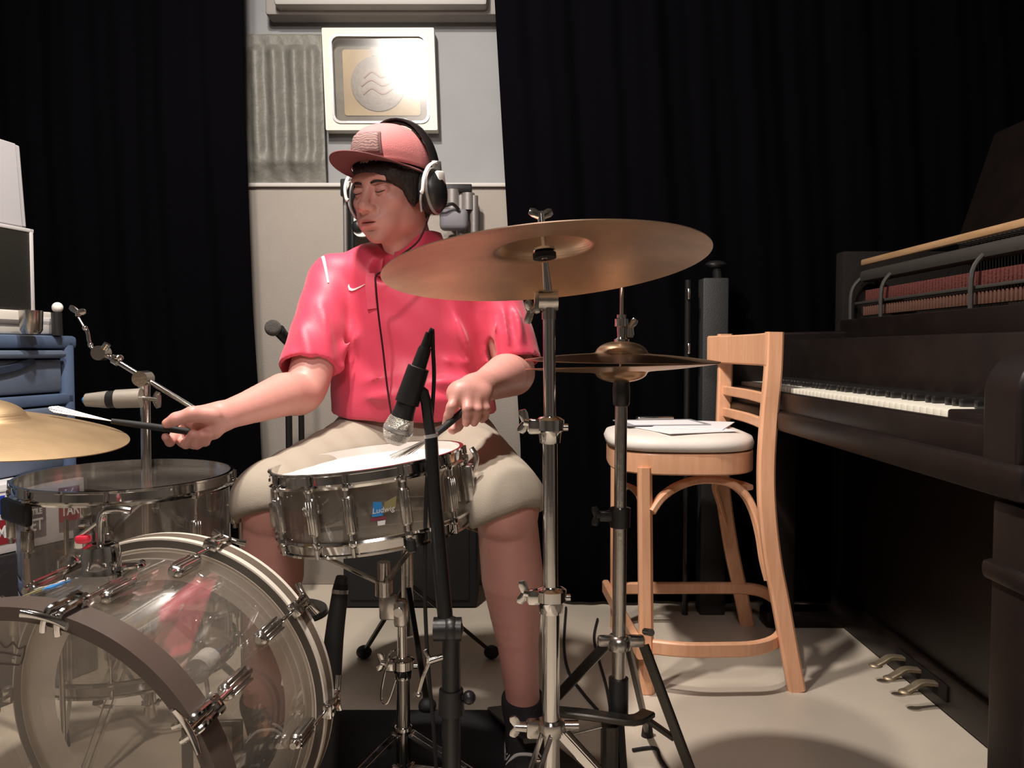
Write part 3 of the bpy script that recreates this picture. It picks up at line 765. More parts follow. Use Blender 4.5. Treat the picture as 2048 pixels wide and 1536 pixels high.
for s, px, y, sz in (('MG.', 14, -0.045, 0.062), ('ET', 2, 0.008, 0.022), ('TILE', 74, 0.005, 0.030), ('ET', 73, -0.042, 0.062), ('TAR', 140, -0.012, 0.056)):
    text_mesh(s, sz*0.68, CM @ Matrix.Translation((cx(px), y*.72, 0.0014)), 'lettering', badge_white, ct, bold=0.0008, xs=0.7)
b = MB()
for x0, x1 in ((122, 132), (130, 146)):
    b.tube([CM @ V((cx(x0), 0.014, 0.002)), CM @ V((cx(x1), 0.046, 0.002))], 0.0012, 6); b.sphere(CM @ V((cx(x1), 0.046, 0.002)), 0.0025, 8)
b.build('guitar_motif', badge_white, ct)
# shelf crate the carton stands on
b = MB(); 
sc_ = thing('equipment_crate', 'dark crate under the printed carton at the left', 'crate', ((A0.x+A1.x)/2-0.06, (A0.y+A1.y)/2, 0))
CM2 = CM.copy(); CM2.translation = V((CM.translation.x, CM.translation.y, zb/2))
MB().box((0, 0, -0.045), (CL+0.04, zb-0.004, 0.10), M=CM2, bev=0.006).build('body', mat('dark_crate', (0.014, 0.012, 0.014), 0.6, bump=0.2), sc_)
# amber post in place of a tom leg, its warm reflection put into the colour
q0, q1 = P(40, 1012, 1.78), P(52, 1180, 1.78)
b = MB(); b.bar([(q1.x, 1.78, 0.001), q1, q0, q0+V((-0.004, 0, .03))], 0.017, 0.017, up=(0, 1, 0)); tag(b.build('stand_in_post', wood('warm_reflection_amber', (0.62, 0.30, 0.12), (0.70, 0.38, 0.18))), 'thin upright amber post standing in for a warmly reflecting leg of the floor tom', 'post')

# ------------------------------------------------------------------ right side: stool
def stool():
    t = thing('bar_stool', 'light beech wooden bar stool with an ivory cushion beside the piano', 'stool', (0.53, 2.25, 0))
    # posts (back legs, on the piano side)
    def post(pxs, Y0, Y1, name):
        pts = []
        for (px, py), y in pxs: pts.append(P(px, py, y))
        pts[-1].z = 0.0
        b = MB(); b.bar(pts, 0.026, 0.044, up=(1, 0, -0.12), smooth=6)
        return b.build(name, stool_w, t)
    near = [((1549, 664), 2.03), ((1546, 740), 2.03), ((1538, 830), 2.03), ((1532, 930), 2.02), ((1534, 1020), 2.01), ((1545, 1120), 2.01), ((1562, 1210), 2.01), ((1593, 1388), 2.01)]
    post(near, 0, 0, 'back_leg')
    far = [((1450, 668), 2.46), ((1450, 740), 2.46), ((1447, 830), 2.46), ((1444, 930), 2.46), ((1448, 1000), 2.46), ((1463, 1100), 2.48), ((1480, 1180), 2.49), ((1494, 1262), 2.50)]
    post(far, 0, 0, 'back_leg')
    # front legs
    f1 = P(1293, 1398, 2.0); f1.z = 0
    b = MB(); b.bar([f1, P(1291, 1180, 2.02), P(1289, 935, 2.04)], 0.036, 0.036, up=(1, 0, 0)); b.build('front_leg', stool_w, t)
    f2 = P(1232, 1262, 2.47); f2.z = 0
    b = MB(); b.bar([f2, P(1232, 1100, 2.46), P(1233, 925, 2.44)], 0.034, 0.034, up=(1, 0, 0)); b.build('front_leg', stool_w, t)
    # backrest
    nt, ft = P(1538, 700, 2.02), P(1420, 697, 2.50)
    mid = (nt+ft)/2 + V((0.028, 0, 0))
    nt.z = ft.z = mid.z = P(1500, 697, 2.2).z-0.003
    b = MB(); b.bar([nt, nt.lerp(mid, .5)+V((.008, 0, 0)), mid, mid.lerp(ft, .5)+V((.008, 0, 0)), ft], 0.020, 0.085, smooth=5); b.build('top_rail', stool_w, t)
    for py in (790, 838):
        z = P(1490, py, 2.2).z
        a, c = P(1532, 800, 2.03), P(1450, 790, 2.45); a.z = c.z = z
        m_ = (a+c)/2+V((0.012, 0, 0))
        b = MB(); b.bar([a, m_, c], 0.014, 0.028, smooth=5); b.build('back_slat', stool_w, t)
    # seat frame and cushion: rounded D shape
    c = V((0.475, 2.235, 0)); zs = 0.552
    def dshape(rx0, rx1, ry, n=48):
        pts = []
        for i in range(n):
            a = 2*PI*i/n; ca, sa = math.cos(a), math.sin(a)
            e = 0.62
            x = (abs(ca)**e)*(1 if ca > 0 else -1)*(rx1 if ca > 0 else rx0); y = (abs(sa)**e)*(1 if sa > 0 else -1)*ry*(1-0.08*(ca > 0)*ca)
            pts.append((x, y))
        return pts
    M = Matrix.Translation(V((c.x, c.y, zs)))@Matrix.Rotation(math.radians(-3), 4, 'Z')
    b = MB(); b.poly(dshape(0.206, 0.180, 0.225), 0.0, 0.055, M); o = b.build('seat_frame', stool_w, t, angle=50)
    md = o.modifiers.new('bev', 'BEVEL'); md.width = 0.004; md.segments = 2; md.limit_method = 'ANGLE'
    d0 = dshape(0.214, 0.182, 0.232)
    b = MB(); prof = [(0.90, 0.0), (0.985, 0.006), (1.0, 0.020), (0.97, 0.034), (0.85, 0.042), (0.6, 0.046), (0.3, 0.047)]
    rings = [[b.bm.verts.new(M @ V((x*s, y*s, 0.055+z))) for x, y in d0] for s, z in prof]
    for A, B in zip(rings[:-1], rings[1:]):
        for i in range(len(A)): b._f(A[i], A[(i+1) % len(A)], B[(i+1) % len(A)], B[i])
    b._f(*rings[-1]); b._f(*reversed(rings[0]))
    b.build('cushion', cushion_m, t, angle=70)
    # bentwood arches
    def arch(a, bpt, top, name='arch_brace', r=0.011):
        a, bpt = V(a), V(bpt); pts = []
        for i in range(13):
            u = i/12; p = a.lerp(bpt, u); 
            h = math.sin(PI*min(1, max(0, u)))**0.8
            p.z = a.z*(1-u)+bpt.z*u + (top-(a.z*(1-u)+bpt.z*u))*h
            pts.append(p)
        b = MB(); b.tube(pts, r, 10); return b.build(name, stool_w, t)
    def apts(lst, name, r=0.012):
        b = MB(); b.bar([P(x, y, Y) for x, y, Y in lst], r*1.6, r*2.1, up=(0, -0.3, 1) if False else (0.3, -1, 0), smooth=6); return b.build(name, stool_w, t)
    apts([(1302, 1024, 2.02), (1322, 996, 2.04), (1352, 974, 2.06), (1390, 961, 2.07), (1428, 960, 2.07), (1462, 968, 2.07), (1490, 990, 2.06), (1508, 1025, 2.05), (1520, 1070, 2.04), (1528, 1120, 2.03), (1538, 1160, 2.02)], 'arch_brace')
    apts([(1500, 975, 2.08), (1460, 962, 2.2), (1430, 968, 2.38), (1440, 1010, 2.44), (1456, 1060, 2.47), (1468, 1105, 2.48)], 'arch_brace', 0.009)
    apts([(1286, 1010, 2.05), (1275, 985, 2.15), (1255, 972, 2.3), (1240, 985, 2.40), (1235, 1010, 2.44)], 'arch_brace', 0.009)
    # foot ring
    zr = P(1400, 1275, 2.05).z
    ring = []
    for px, py, Y in ((1306, 1276, 1.985), (1370, 1276, 1.965), (1440, 1274, 1.965), (1510, 1270, 1.975), (1552, 1262, 2.03), (1566, 1250, 2.15), (1562, 1230, 2.3), (1536, 1212, 2.42), (1500, 1200, 2.475), (1440, 1192, 2.485), (1370, 1190, 2.485), (1300, 1192, 2.485), (1240, 1196, 2.48)):
        q = P(px, py, Y); q.z = zr; ring.append(q)
    b = MB(); b.bar(ring, 0.018, 0.036, smooth=4); b.build('foot_ring', stool_w, t)
    b = MB(); a, c2 = ring[0]+V((-0.035, -0.03, 0)), V((P(1215, 1222, 2.45).x, 2.50, zr)); b.bar([a, c2], 0.022, 0.042); b.build('footrest', stool_w, t)
    return M
SM = stool()
ztopc = 0.552+0.055+0.0475
def sheet(name, pts, z, m, label, cat, th=0.0012, curl=0.0, group=None):
    b = MB()
    b.poly(pts, z, z+th, Matrix.Identity(4))
    return tag(b.build(name, m, smooth=False), label, cat, group)
def quad(cx_, cy_, w_, h_, a): 
    c, s = math.cos(a), math.sin(a)
    return [(cx_+x*c-y*s, cy_+x*s+y*c) for x, y in ((-w_/2, -h_/2), (w_/2, -h_/2), (w_/2, h_/2), (-w_/2, h_/2))]
sheet('paper_sheet', quad(0.46, 2.20, 0.21, 0.26, 0.35), ztopc, paper_m, 'large white paper sheet lying nearest the front on the stool cushion', 'paper', 0.002)
sheet('paper_sheet', quad(0.52, 2.27, 0.19, 0.24, -0.4), ztopc+0.0025, paper_m, 'white paper sheet turned towards the backrest on the stool cushion', 'paper', 0.002)
cb = thing('clipboard', 'grey clipboard with white sheet lying on the papers on the stool', 'clipboard', (0.40, 2.30, ztopc+0.005))
b = MB(); b.poly(quad(0.43, 2.31, 0.24, 0.17, 0.12), ztopc+0.005, ztopc+0.0075, Matrix.Identity(4)); b.build('board', greyclip_m, cb, smooth=False)
b = MB(); b.poly(quad(0.43, 2.29, 0.20, 0.13, 0.12), ztopc+0.0078, ztopc+0.009, Matrix.Identity(4)); b.build('paper', paper_m, cb, smooth=False)
b = MB(); b.box((0.425, 2.375, ztopc+0.013), (0.11, 0.03, 0.010), rot=Matrix.Rotation(0.12, 3, 'Z'), bev=0.003); b.build('clip', chrome_soft, cb)

# ------------------------------------------------------------------ right side: upright piano
pn = thing('upright_piano', 'old dark brown upright piano with open top and action showing', 'piano', (1.3, 1.95, 0))
PX, PY0, PY1 = 1.045, 1.13, 2.555
def pbox(name, lo, hi, m=piano_m, bev=0.005, parent=pn):
    b = MB(); lo, hi = V(lo), V(hi); b.box((lo+hi)/2, hi-lo, bev=bev); return b.build(name, m, parent)
pbox('lower_panel', (PX, PY0+0.05, 0.08), (PX+0.02, PY1-0.05, 0.68))
pbox('bottom_rail', (PX-0.012, PY0+0.04, 0.005), (PX+0.03, PY1-0.04, 0.10))
pbox('back_panel', (1.60, PY0, 0.0), (1.64, PY1, 1.24), piano_in)
pbox('side_panel', (PX-0.005, PY0-0.03, 0.0), (1.64, PY0+0.03, 1.22))
pbox('side_panel', (PX-0.005, PY1-0.03, 0.0), (1.64, PY1+0.03, 1.18), piano_in)
KX = 0.715; KZ = 0.772
pbox('key_bed', (KX-0.045, PY0-0.08, 0.665), (PX+0.02, PY1+0.02, 0.715), bev=0.010)
pbox('key_slip', (KX-0.03, PY0+0.02, 0.70), (KX-0.004, PY1-0.02, KZ-0.010), bev=0.006)
pbox('fallboard', (KX+0.155, PY0+0.07, KZ-0.02), (KX+0.18, PY1-0.05, KZ+0.13), bev=0.006)
pbox('fallboard_shelf', (KX+0.17, PY0+0.05, KZ+0.10), (PX+0.02, PY1-0.05, KZ+0.125), bev=0.008)
pbox('upper_panel', (PX-0.01, PY0+0.02, KZ+0.12), (PX+0.012, PY1-0.02, 0.965), bev=0.006)
# cheek with rounded front, near and far
for y0 in (PY0-0.06, PY1-0.06):
    b = MB(); pts = [(KX-0.035, 0.70), (PX+0.01, 0.70), (PX+0.01, 0.93), (KX+0.13, 0.925)]
    for i in range(9):
        a = math.radians(90+90*i/8); pts.append((KX+0.055+0.09*math.cos(a), 0.812+0.068*math.sin(a)))
    MM = Matrix(((1, 0, 0, 0), (0, 0, 1, 0), (0, 1, 0, 0), (0, 0, 0, 1)))
    MM = Matrix(((1, 0, 0, 0), (0, 0, -1, 0), (0, 1, 0, 0), (0, 0, 0, 1)))
    b.poly(pts, -(y0+0.085), -y0, MM); o = b.build('cheek', piano_m, pn, angle=30)
    md = o.modifiers.new('b', 'BEVEL'); md.width = 0.007; md.segments = 3; md.limit_method = 'ANGLE'
# key blocks
pbox('key_block', (KX-0.002, PY0+0.030, 0.71), (KX+0.15, PY0+0.178, KZ+0.002), piano_m, 0.004)
# front leg with collar
b = MB(); b.box((KX+0.012, PY0-0.03, 0.33), (0.075, 0.085, 0.655), bev=0.008); b.build('leg', piano_m, pn)
lg = MB(); lg.box((KX+0.012, PY0-0.03, 0.555), (0.095, 0.105, 0.03), bev=0.010); lg.build('leg_collar', piano_m, pn)
b = MB(); b.box((KX+0.13, PY1-0.05, 0.33), (0.075, 0.085, 0.655), bev=0.008); b.build('leg', piano_m, pn)
pbox('toe_block', (KX-0.04, PY0-0.01, 0.0), (PX+0.02, PY0+0.07, 0.055), bev=0.010)
pbox('toe_block', (KX+0.08, PY1-0.09, 0.0), (PX+0.02, PY1-0.01, 0.055), bev=0.010)
# keys
NW = 52; kw = 0.0228; ky0 = PY0+0.180
b = MB(); b.box((KX+0.075, ky0+kw/2, KZ-0.010), (0.150, kw-0.0012, 0.020), bev=0.0018)
k0 = b.build('white_key', ivory_m, pn)
for i in range(1, NW):
    k = k0.copy(); COL.objects.link(k); k.parent = pn; k.location = k0.location+V((0, kw*i, 0))
ebony = mat('ebony_keys', (0.01, 0.009, 0.009), 0.3, bump=0.02)
b = MB(); b.box((KX+0.105, ky0+kw, KZ+0.007), (0.093, 0.0115, 0.016), bev=0.003); b0 = None
pat = [1, 2, 4, 5, 6]
bk = b.build('black_key', ebony, pn); base = bk.location.copy()
first = True
for i in range(NW-1):
    n = (NW-1-i+5) % 7        # near end is the treble
    if n in (2, 6): continue
    if first: bk.location = base+V((0, kw*i, 0)); first = False
    else:
        k = bk.copy(); COL.objects.link(k); k.parent = pn; k.location = base+V((0, kw*i, 0))
# action seen through the open top
pbox('gold_rail', (PX+0.035, PY0+0.05, 1.130), (PX+0.052, PY1-0.06, 1.150), rail_m, 0.006)
b = MB(); b.box((PX+0.060, (PY0+PY1)/2, 1.098), (0.05, PY1-PY0-0.10, 0.036), bev=0.012); b.build('hammer_rail', mat('grey_rail', (0.035, 0.031, 0.027), 0.6, bump=0.1), pn)
b = MB(); n = 84
for i in range(n):
    y = PY0+0.07+(PY1-PY0-0.16)*i/n
    b.box((PX+0.045, y, 1.035), (0.020, 0.011, 0.035), bev=0.002)
o = b.build('hammer_butts', red_felt, pn); o['kind'] = 'stuff'
b = MB()
for i in range(n):
    y = PY0+0.07+(PY1-PY0-0.16)*i/n
    b.box((PX+0.04, y, 0.990), (0.024, 0.008, 0.03), bev=0.001)
o = b.build('whippens', mat('brown_action_wood', (0.10, 0.045, 0.03), 0.6, bump=0.1), pn); o['kind'] = 'stuff'
pbox('action_rail', (PX+0.02, PY0+0.06, 1.010), (PX+0.034, PY1-0.06, 1.018), MATS['grey_rail'], 0.002)
for y in (PY1-0.03-0.02, 2.30, 1.85, 1.42):
    b = MB(); b.tube([(PX+0.012, y, 0.965), (PX+0.014, y, 1.05), (PX+0.04, y, 1.09), (PX+0.06, y, 1.10)], 0.006, 8, smooth=4); b.build('action_bracket', MATS['grey_rail'], pn)
b = MB(); pl = []
pbox('soundboard', (1.56, PY0+0.03, 0.10), (1.595, PY1-0.03, 1.22), mat('dim_soundboard', (0.03, 0.024, 0.014), 0.7, bump=0.2, var=0.3), 0.003)
b = MB()
for i in range(90):
    y = PY0+0.06+(PY1-PY0-0.12)*i/90
    b.cone((1.40, y, 0.95), (1.40, y+0.01, 1.21), 0.0012, seg=5)
o = b.build('strings', piano_in, pn); o['kind'] = 'stuff'
b = MB()
for i in range(60):
    y = PY0+0.08+(PY1-PY0-0.16)*i/60
    b.cone((1.395, y, 1.19), (1.36, y, 1.195), 0.004, seg=6)
o = b.build('tuning_pins', MATS['grey_rail'], pn); o['kind'] = 'stuff'
pbox('pin_block', (1.40, PY0+0.03, 1.16), (1.56, PY1-0.03, 1.215), piano_in, 0.004)
# raised lid
b = MB(); MM = Matrix.Translation((1.50, (PY0+PY1)/2, 1.39)) @ Matrix.Rotation(math.radians(-72), 4, 'Y')
b.box((0, 0, 0), (0.36, PY1-PY0+0.08, 0.022), M=MM, bev=0.005); b.build('lid', piano_m, pn)
# pedals
for i, y in enumerate((1.905, 1.985, 2.065)):
    b = MB(); b.bar([(PX+0.0, y, 0.060), (PX-0.05, y, 0.066), (PX-0.075, y-0.004, 0.056), (PX-0.095, y-0.006, 0.046)], 0.022, 0.010, smooth=4)
    b.sphere((PX-0.094, y-0.006, 0.046), 0.015, 14, sc=(1.2, 1, .42)); b.build('pedal', brass_m, pn)
pbox('pedal_plate', (PX-0.018, 1.86, 0.035), (PX-0.012, 2.11, 0.075), piano_in, 0.002)
# ------------------------------------------------------------------ drums
def lug(M, L, wdt=0.020, d=0.016, n=3):
    """streamlined lug: long along local y, standing off along local z"""
    b = MB()
    b.box((0, 0, d*0.5), (wdt, L, d), M=M, bev=min(wdt, d)*0.42, seg=3)
    for i in range(n): b.box(((i-(n-1)/2)*wdt*0.27, 0, d*0.98), (wdt*0.12, L*0.82, d*0.25), M=M, bev=wdt*0.04, seg=1)
    for s in (-1, 1): b.cone(M @ V((0, s*L*0.42, d*0.62)), M @ V((0, s*(L*0.5+0.008), d*0.62)), 0.0052, seg=10)
    return b
def drum(name, label, axis_m, R, H, hoop_m, lug_angs, top_m, bot_m, lugL, hooph=0.022, wide=0.006):
    """upright drum, axis_m origin = centre of the top edge, local z up"""
    t = thing(name, label, 'drum', axis_m @ V((0, 0, -H)))
    b = MB(); b.ring(R-0.005, R, -H, 0, axis_m, 96); b.build('shell', shell_m, t)
    for z, m, nm in ((0.001, top_m, 'top_head'), (-H-0.001, bot_m, 'bottom_head')):
        b = MB(); b.lathe([(0, z), (R*0.5, z), (R+0.002, z)], axis_m, 96, cap=False); o = b.build(nm, m, t)
    for z, sg in ((0, 1), (-H, -1)):
        b = MB()
        prof = [(R+0.002, z-sg*0.010), (R+0.010, z-sg*0.010), (R+0.012, z-sg*0.006), (R+0.0055, z-sg*0.002), (R+0.0045, z+sg*(hooph-0.010)), (R+0.009, z+sg*(hooph-0.008)), (R+0.009, z+sg*(hooph-0.004)), (R+0.002, z+sg*(hooph-0.004)), (R+0.002, z-sg*0.010)]
        b.lathe(prof, axis_m, 96, cap=False); b.build('hoop', hoop_m, t)
    for a in lug_angs:
        a = math.radians(a); o = V((math.cos(a), math.sin(a), 0))
        LM = axis_m @ Matrix((V((-o.y, o.x, 0)), V((0, 0, 1)), o)).transposed().to_4x4()
        LM.translation = axis_m @ (o*R + V((0, 0, -H/2)))
        if H < 0.2:
            lg = lug(LM, lugL).build('lug', chrome_soft, t)
        else:
            lg = None
            for zc in (-0.075, -H+0.075):
                L2 = LM.copy(); L2.translation = axis_m @ (o*R + V((0, 0, zc)))
                lg = lug(L2, lugL).build('lug', chrome_soft, t)
        for z, sg in ((0, 1), (-H, -1)):
            b = MB()
            zz = -H/2+sg*(lugL/2+0.005) if H < 0.2 else (z-sg*(0.075-lugL/2))
            b.cone(axis_m @ (o*(R+0.010)+V((0, 0, z+sg*0.004))), axis_m @ (o*(R+0.010)+V((0, 0, zz))), 0.0026, seg=8)
            b.cone(axis_m @ (o*(R+0.010)+V((0, 0, z+sg*0.001))), axis_m @ (o*(R+0.010)+V((0, 0, z+sg*0.017))), 0.0048, 0.0040, seg=10)
            b.box((0, 0, 0), (0.014, 0.012, 0.013), M=frame_mat(axis_m @ (o*(R+0.009)+V((0, 0, z-sg*0.007))), axis_m.to_3x3() @ V((0, 0, 1)), axis_m.to_3x3() @ o), bev=0.003)
            b.build('tension_rod', chrome, t)
    return t
# snare
ax = V((-math.sin(math.radians(6.6)), -0.01, math.cos(math.radians(6.6))))
SNM = frame_mat(P(737, 925, 1.54)-V((0, 0, .006)), ax, (1, 0, 0))
SNR = 0.1775
sn = drum('snare_drum', 'clear acrylic snare drum with white coated head between the drummer\'s knees', SNM, SNR, 0.112, chrome, [-178, -142, -113, -92, -62, -30, 3, 40, 80, 120], coated_head, film('snare_side_head', (0.9, 0.9, 0.88), 0.35, 1, hazecol=(0.5, 0.48, 0.45)), 0.070)
b = MB(); b.cone(SNM @ V((SNR*math.cos(math.radians(-113)), SNR*math.sin(math.radians(-113)), -0.045)), SNM @ V((SNR*1.03*math.cos(math.radians(-113)), SNR*1.03*math.sin(math.radians(-113)), -0.045)), 0.003); b.bm.free()
def on_shell(M, R, a, z, off=0.0):
    a = math.radians(a); o = V((math.cos(a), math.sin(a), 0))
    N = M @ Matrix((V((-o.y, o.x, 0)), V((0, 0, 1)), o)).transposed().to_4x4(); N.translation = M @ (o*(R+off)+V((0, 0, z)))
    return N
N = on_shell(SNM, SNR, -115, -0.043)
b = MB(); b.lathe([(0, 0), (0.016, 0), (0.018, 0.004), (0.016, 0.008), (0.010, 0.010), (0.009, 0.016), (0, 0.017)], N, 24); b.build('vent_knob', chrome, sn)
# badge on the snare: blue and olive panels with the name
def badge(M, R, a, z, s, parent):
    def q(pts, off, m, name):
        b = MB()
        n0 = [on_shell(M, R, a + math.degrees(x/R), z+y, off).translation for x, y in pts]
        n1 = [on_shell(M, R, a + math.degrees(x/R), z+y, off+0.0008).translation for x, y in pts]
        A_ = [b.bm.verts.new(p) for p in n0]; B_ = [b.bm.verts.new(p) for p in n1]
        b._f(*A_); b._f(*B_)
        for i in range(len(A_)): b._f(A_[i], A_[(i+1) % len(A_)], B_[(i+1) % len(A_)], B_[i])
        return b.build(name, m, parent)
    q([(-.020*s, -.014*s), (-.001*s, -.014*s), (-.001*s, .010*s), (-.015*s, .012*s)], 0.0006, badge_blue, 'blue_badge')
    q([(0.001*s, -.010*s), (.022*s, -.004*s), (.026*s, .016*s), (0.004*s, .008*s)], 0.0006, badge_olive, 'olive_badge')
    q([(-.024*s, -.021*s), (.004*s, -.021*s), (.002*s, -.0155*s), (-.022*s, -.0155*s)], 0.0006, badge_red, 'maroon_strip')
    q([(-.012*s, -.030*s), (0.0*s, -.030*s), (.002*s, -.0225*s), (-.012*s, -.0225*s)], 0.0006, badge_white, 'white_strip')
    T = on_shell(M, R, a, z, 0.0022) @ Matrix.Translation((0.0, -0.004*s, 0))
    text_mesh('Ludwig', 0.0135*s, T, 'lettering', badge_white, parent, ext=0.0002, shear=0.2)
badge(SNM, SNR, -74, -0.052, 1.0, sn)
b = MB(); N = on_shell(SNM, SNR, -5, -0.052)
b.box((0, 0, 0.014), (0.03, 0.07, 0.022), M=N, bev=0.005); b.tube([N @ V((0.0, 0.02, 0.024)), N @ V((0, 0.045, 0.034)), N @ V((0, 0.066, 0.026))], 0.005, 8, smooth=4); b.build('snare_strainer', chrome_soft, sn)
b = MB(); N = on_shell(SNM, SNR, -176, -0.07)
b.box((0, 0, 0.010), (0.026, 0.05, 0.018), M=N, bev=0.005); b.build('snare_butt', chrome_soft, sn)
b = MB()
for i in range(14):
    x = (i-6.5)*0.0026
    b.tube([SNM @ V((-0.12, x, -0.1155)), SNM @ V((0.12, x, -0.1155))], 0.0008, 5)
o = b.build('snare_wires', chrome_soft, sn); o['kind'] = 'stuff'

# floor tom
FTM = frame_mat(P(255, 964, 1.60), (0.0, -0.012, 1), (1, 0, 0)); FTR = 0.194
ft = drum('floor_tom', 'clear acrylic floor tom with clear head left of the drummer\'s knee', FTM, FTR, 0.34, chrome, [-158, -118, -74, -30, 15, 60, 100, 140], head_clear, head_clear, 0.045)
for a in (-95, 25, 150):
    N = on_shell(FTM, FTR, a, -0.20)
    b = MB(); b.box((0, 0, 0.012), (0.035, 0.045, 0.024), M=N, bev=0.006); br = b.build('leg_bracket', chrome_soft, ft)
    top = on_shell(FTM, FTR, a, -0.10, 0.022).translation; bt = V((top.x+(top.x-FTM.translation.x)*0.12, top.y+(top.y-FTM.translation.y)*.12, 0.012)); md_ = V((top.x, top.y, 0.12))
    MB().tube([top, md_, bt], 0.005, 10).build('leg', chrome, ft)
    b = MB(); b.cone((bt.x, bt.y, 0.0), (bt.x, bt.y, 0.035), 0.012, 0.009, seg=14); b.build('rubber_foot', blackrubber, ft)
N = on_shell(FTM, FTR, -84, -0.062)
b = MB(); b.box((0, 0, 0.012), (0.034, 0.040, 0.020), M=N, bev=0.006); b.box((0, 0.024, 0.010), (0.022, 0.02, 0.012), M=N, bev=0.003); b.build('mount_bracket', chrome, ft)
N = on_shell(FTM, FTR, -128, -0.030)
b = MB(); b.box((0, 0.004, 0.010), (0.11, 0.042, 0.016), M=N, bev=0.006); b.build('black_clamp', blackplastic, ft)

# bass drum
BC, FC = P(335, 1400, 1.30), P(72, 1618, 0.99)
bax = (FC-BC).normalized(); BL = (FC-BC).length
BM = frame_mat(BC, bax, (1, 0, 0))            # local z towards the camera, x to the right (in the photo)
# make local x point right, y up
zl = bax; xl = (V((1, 0, 0))-zl*zl.x).normalized(); yl = zl.cross(xl)
BM = Matrix((xl, yl, zl)).transposed().to_4x4(); BM.translation = BC
BR = 0.253
bd = thing('bass_drum', 'clear acrylic bass drum with dark front hoop at the lower left', 'drum', (BC.x, (BC.y+FC.y)/2, 0))
MB().ring(BR-0.006, BR, 0, BL, BM, 128).build('shell', shell_m, bd)
def bhead(z, name, ringm, r_in=0.795, lipdir=1):
    b = MB(); b.lathe([(0, z), (BR*0.4, z), (BR*r_in, z)], BM, 96, cap=False); h = b.build(name, head_clear, bd)
    b = MB(); b.lathe([(BR*r_in, z), (BR*0.9, z), (BR+0.002, z)], BM, 96, cap=False); b.build('muffle_ring', ringm, h)
    return h
hb_ = bhead(-0.002, 'batter_head', ring_m)
b = MB(); z = BL+0.002; b.lathe([(0, z), (BR*0.4, z), (BR+0.002, z)], BM, 96, cap=False); hf = b.build('front_head', film('front_clear_head', (0.95, 0.94, 0.92), 0.06, 0.9, hazecol=(0.5, 0.44, 0.39), rough=0.10, streak=0.4), bd)
# faint crown mark printed on the front head (left part in view)
b = MB()
def hp_(px, py):
    o = BM @ V((0, 0, BL+0.0035)); r = P(px, py, 1)-V((0, 0, CAMZ)); c = V((0, 0, CAMZ)); t = (o-c).dot(bax)/r.dot(bax); return c+r*t
inkm = mat('grey_ink', (0.07, 0.055, 0.045), 0.6, bump=0.02)
for arc in (((-24, 1284), (-12, 1294), (0, 1286)), ((0, 1284), (12, 1295), (26, 1284)), ((26, 1284), (38, 1297), (50, 1292)), ((-24, 1284), (-26, 1300)), ((50, 1292), (48, 1310), (42, 1328)), ((-20, 1304), (10, 1306), (40, 1312)), ((-20, 1326), (10, 1328), (38, 1330))):
    b.tube([hp_(*p) for p in arc], 0.0011, 5, smooth=6 if len(arc) > 2 else 0)
b.build('crown_logo', inkm, hf)
# hoops
def hoop(z0, z1, m, name, rr=0.272):
    b = MB(); b.ring(BR+0.002, rr, z0, z1, BM, 128); return b.build(name, m, bd)
h1 = hoop(-0.036, 0.006, hoop_light, 'batter_hoop')
b = MB(); b.ring(0.2715, 0.2728, -0.026, -0.006, BM, 128); b.build('hoop_inlay', mat('grey_brown_inlay', (0.13, 0.10, 0.075), 0.4, bump=0.1, bscale=300), h1)
b = MB(); b.ring(BR+0.004, 0.2690, 0.006, 0.0072, BM, 128); b.build('hoop_edge_line', mat('dark_line', (0.05, 0.04, 0.03), 0.5, bump=0.02), h1)
h2 = hoop(BL-0.006, BL+0.036, hoop_dark, 'front_hoop')
b = MB(); b.ring(BR+0.001, BR+0.004, BL-0.012, BL+0.02, BM, 128); b.build('head_collar', hoop_light, h2)
def claw_set(a, front):
    a = math.radians(a); o = V((math.cos(a), math.sin(a), 0)); tg = V((-o.y, o.x, 0))
    zc = BL*0.72 if front else BL*0.27; sg = 1 if front else -1; zh = BL if front else 0
    LM = BM @ Matrix((tg, V((0, 0, 1)), o)).transposed().to_4x4(); LM.translation = BM @ (o*BR+V((0, 0, zc)))
    lug(LM, 0.066, 0.024, 0.018, 4).build('lug', chrome_soft, bd)
    R1 = BR+0.020
    # claw
    b = MB(); C = lambda r, z, t=0: BM @ (o*r+V((0, 0, z))+tg*t)
    zo = zh+sg*0.040
    pts = [C(R1+0.010, zh-sg*0.010), C(0.280, zh+sg*0.012), C(0.2775, zo), C(0.262, zo+sg*0.003), C(0.250, zo)]
    for tt in (-0.006, 0.006):
        b.tube([p+ (BM.to_3x3() @ tg)*(tt*(1+0.6*i/4)) for i, p in enumerate(pts)], 0.0042, 8, smooth=3)
    b.box((0, 0, 0), (0.026, 0.016, 0.018), M=frame_mat(C(R1+0.004, zh-sg*0.006), BM.to_3x3() @ V((0, 0, 1)), BM.to_3x3() @ tg), bev=0.004)
    cl = b.build('claw', chrome, bd)
    b = MB(); b.cone(C(R1, zc+sg*0.03), C(R1, zh+sg*0.050), 0.0034, seg=10)
    e = C(R1, zh+sg*0.052); tv = (BM.to_3x3() @ tg)
    b.tube([e-tv*0.030+(BM.to_3x3() @ V((0, 0, sg*.006))), e-tv*0.012, e+tv*0.012, e+tv*0.030+(BM.to_3x3() @ V((0, 0, sg*.006)))], [(0.0055, 0.0025), (0.0045, 0.004), (0.0045, 0.004), (0.0055, 0.0025)], 10, smooth=3)
    b.build('tension_rod', chrome, bd)
for a in (77, 31, -14, -58, -103, -148, 167, 122): claw_set(a, True)
for a in (72, 36, 0, -40, -90, -140, 180, 125): claw_set(a, False)
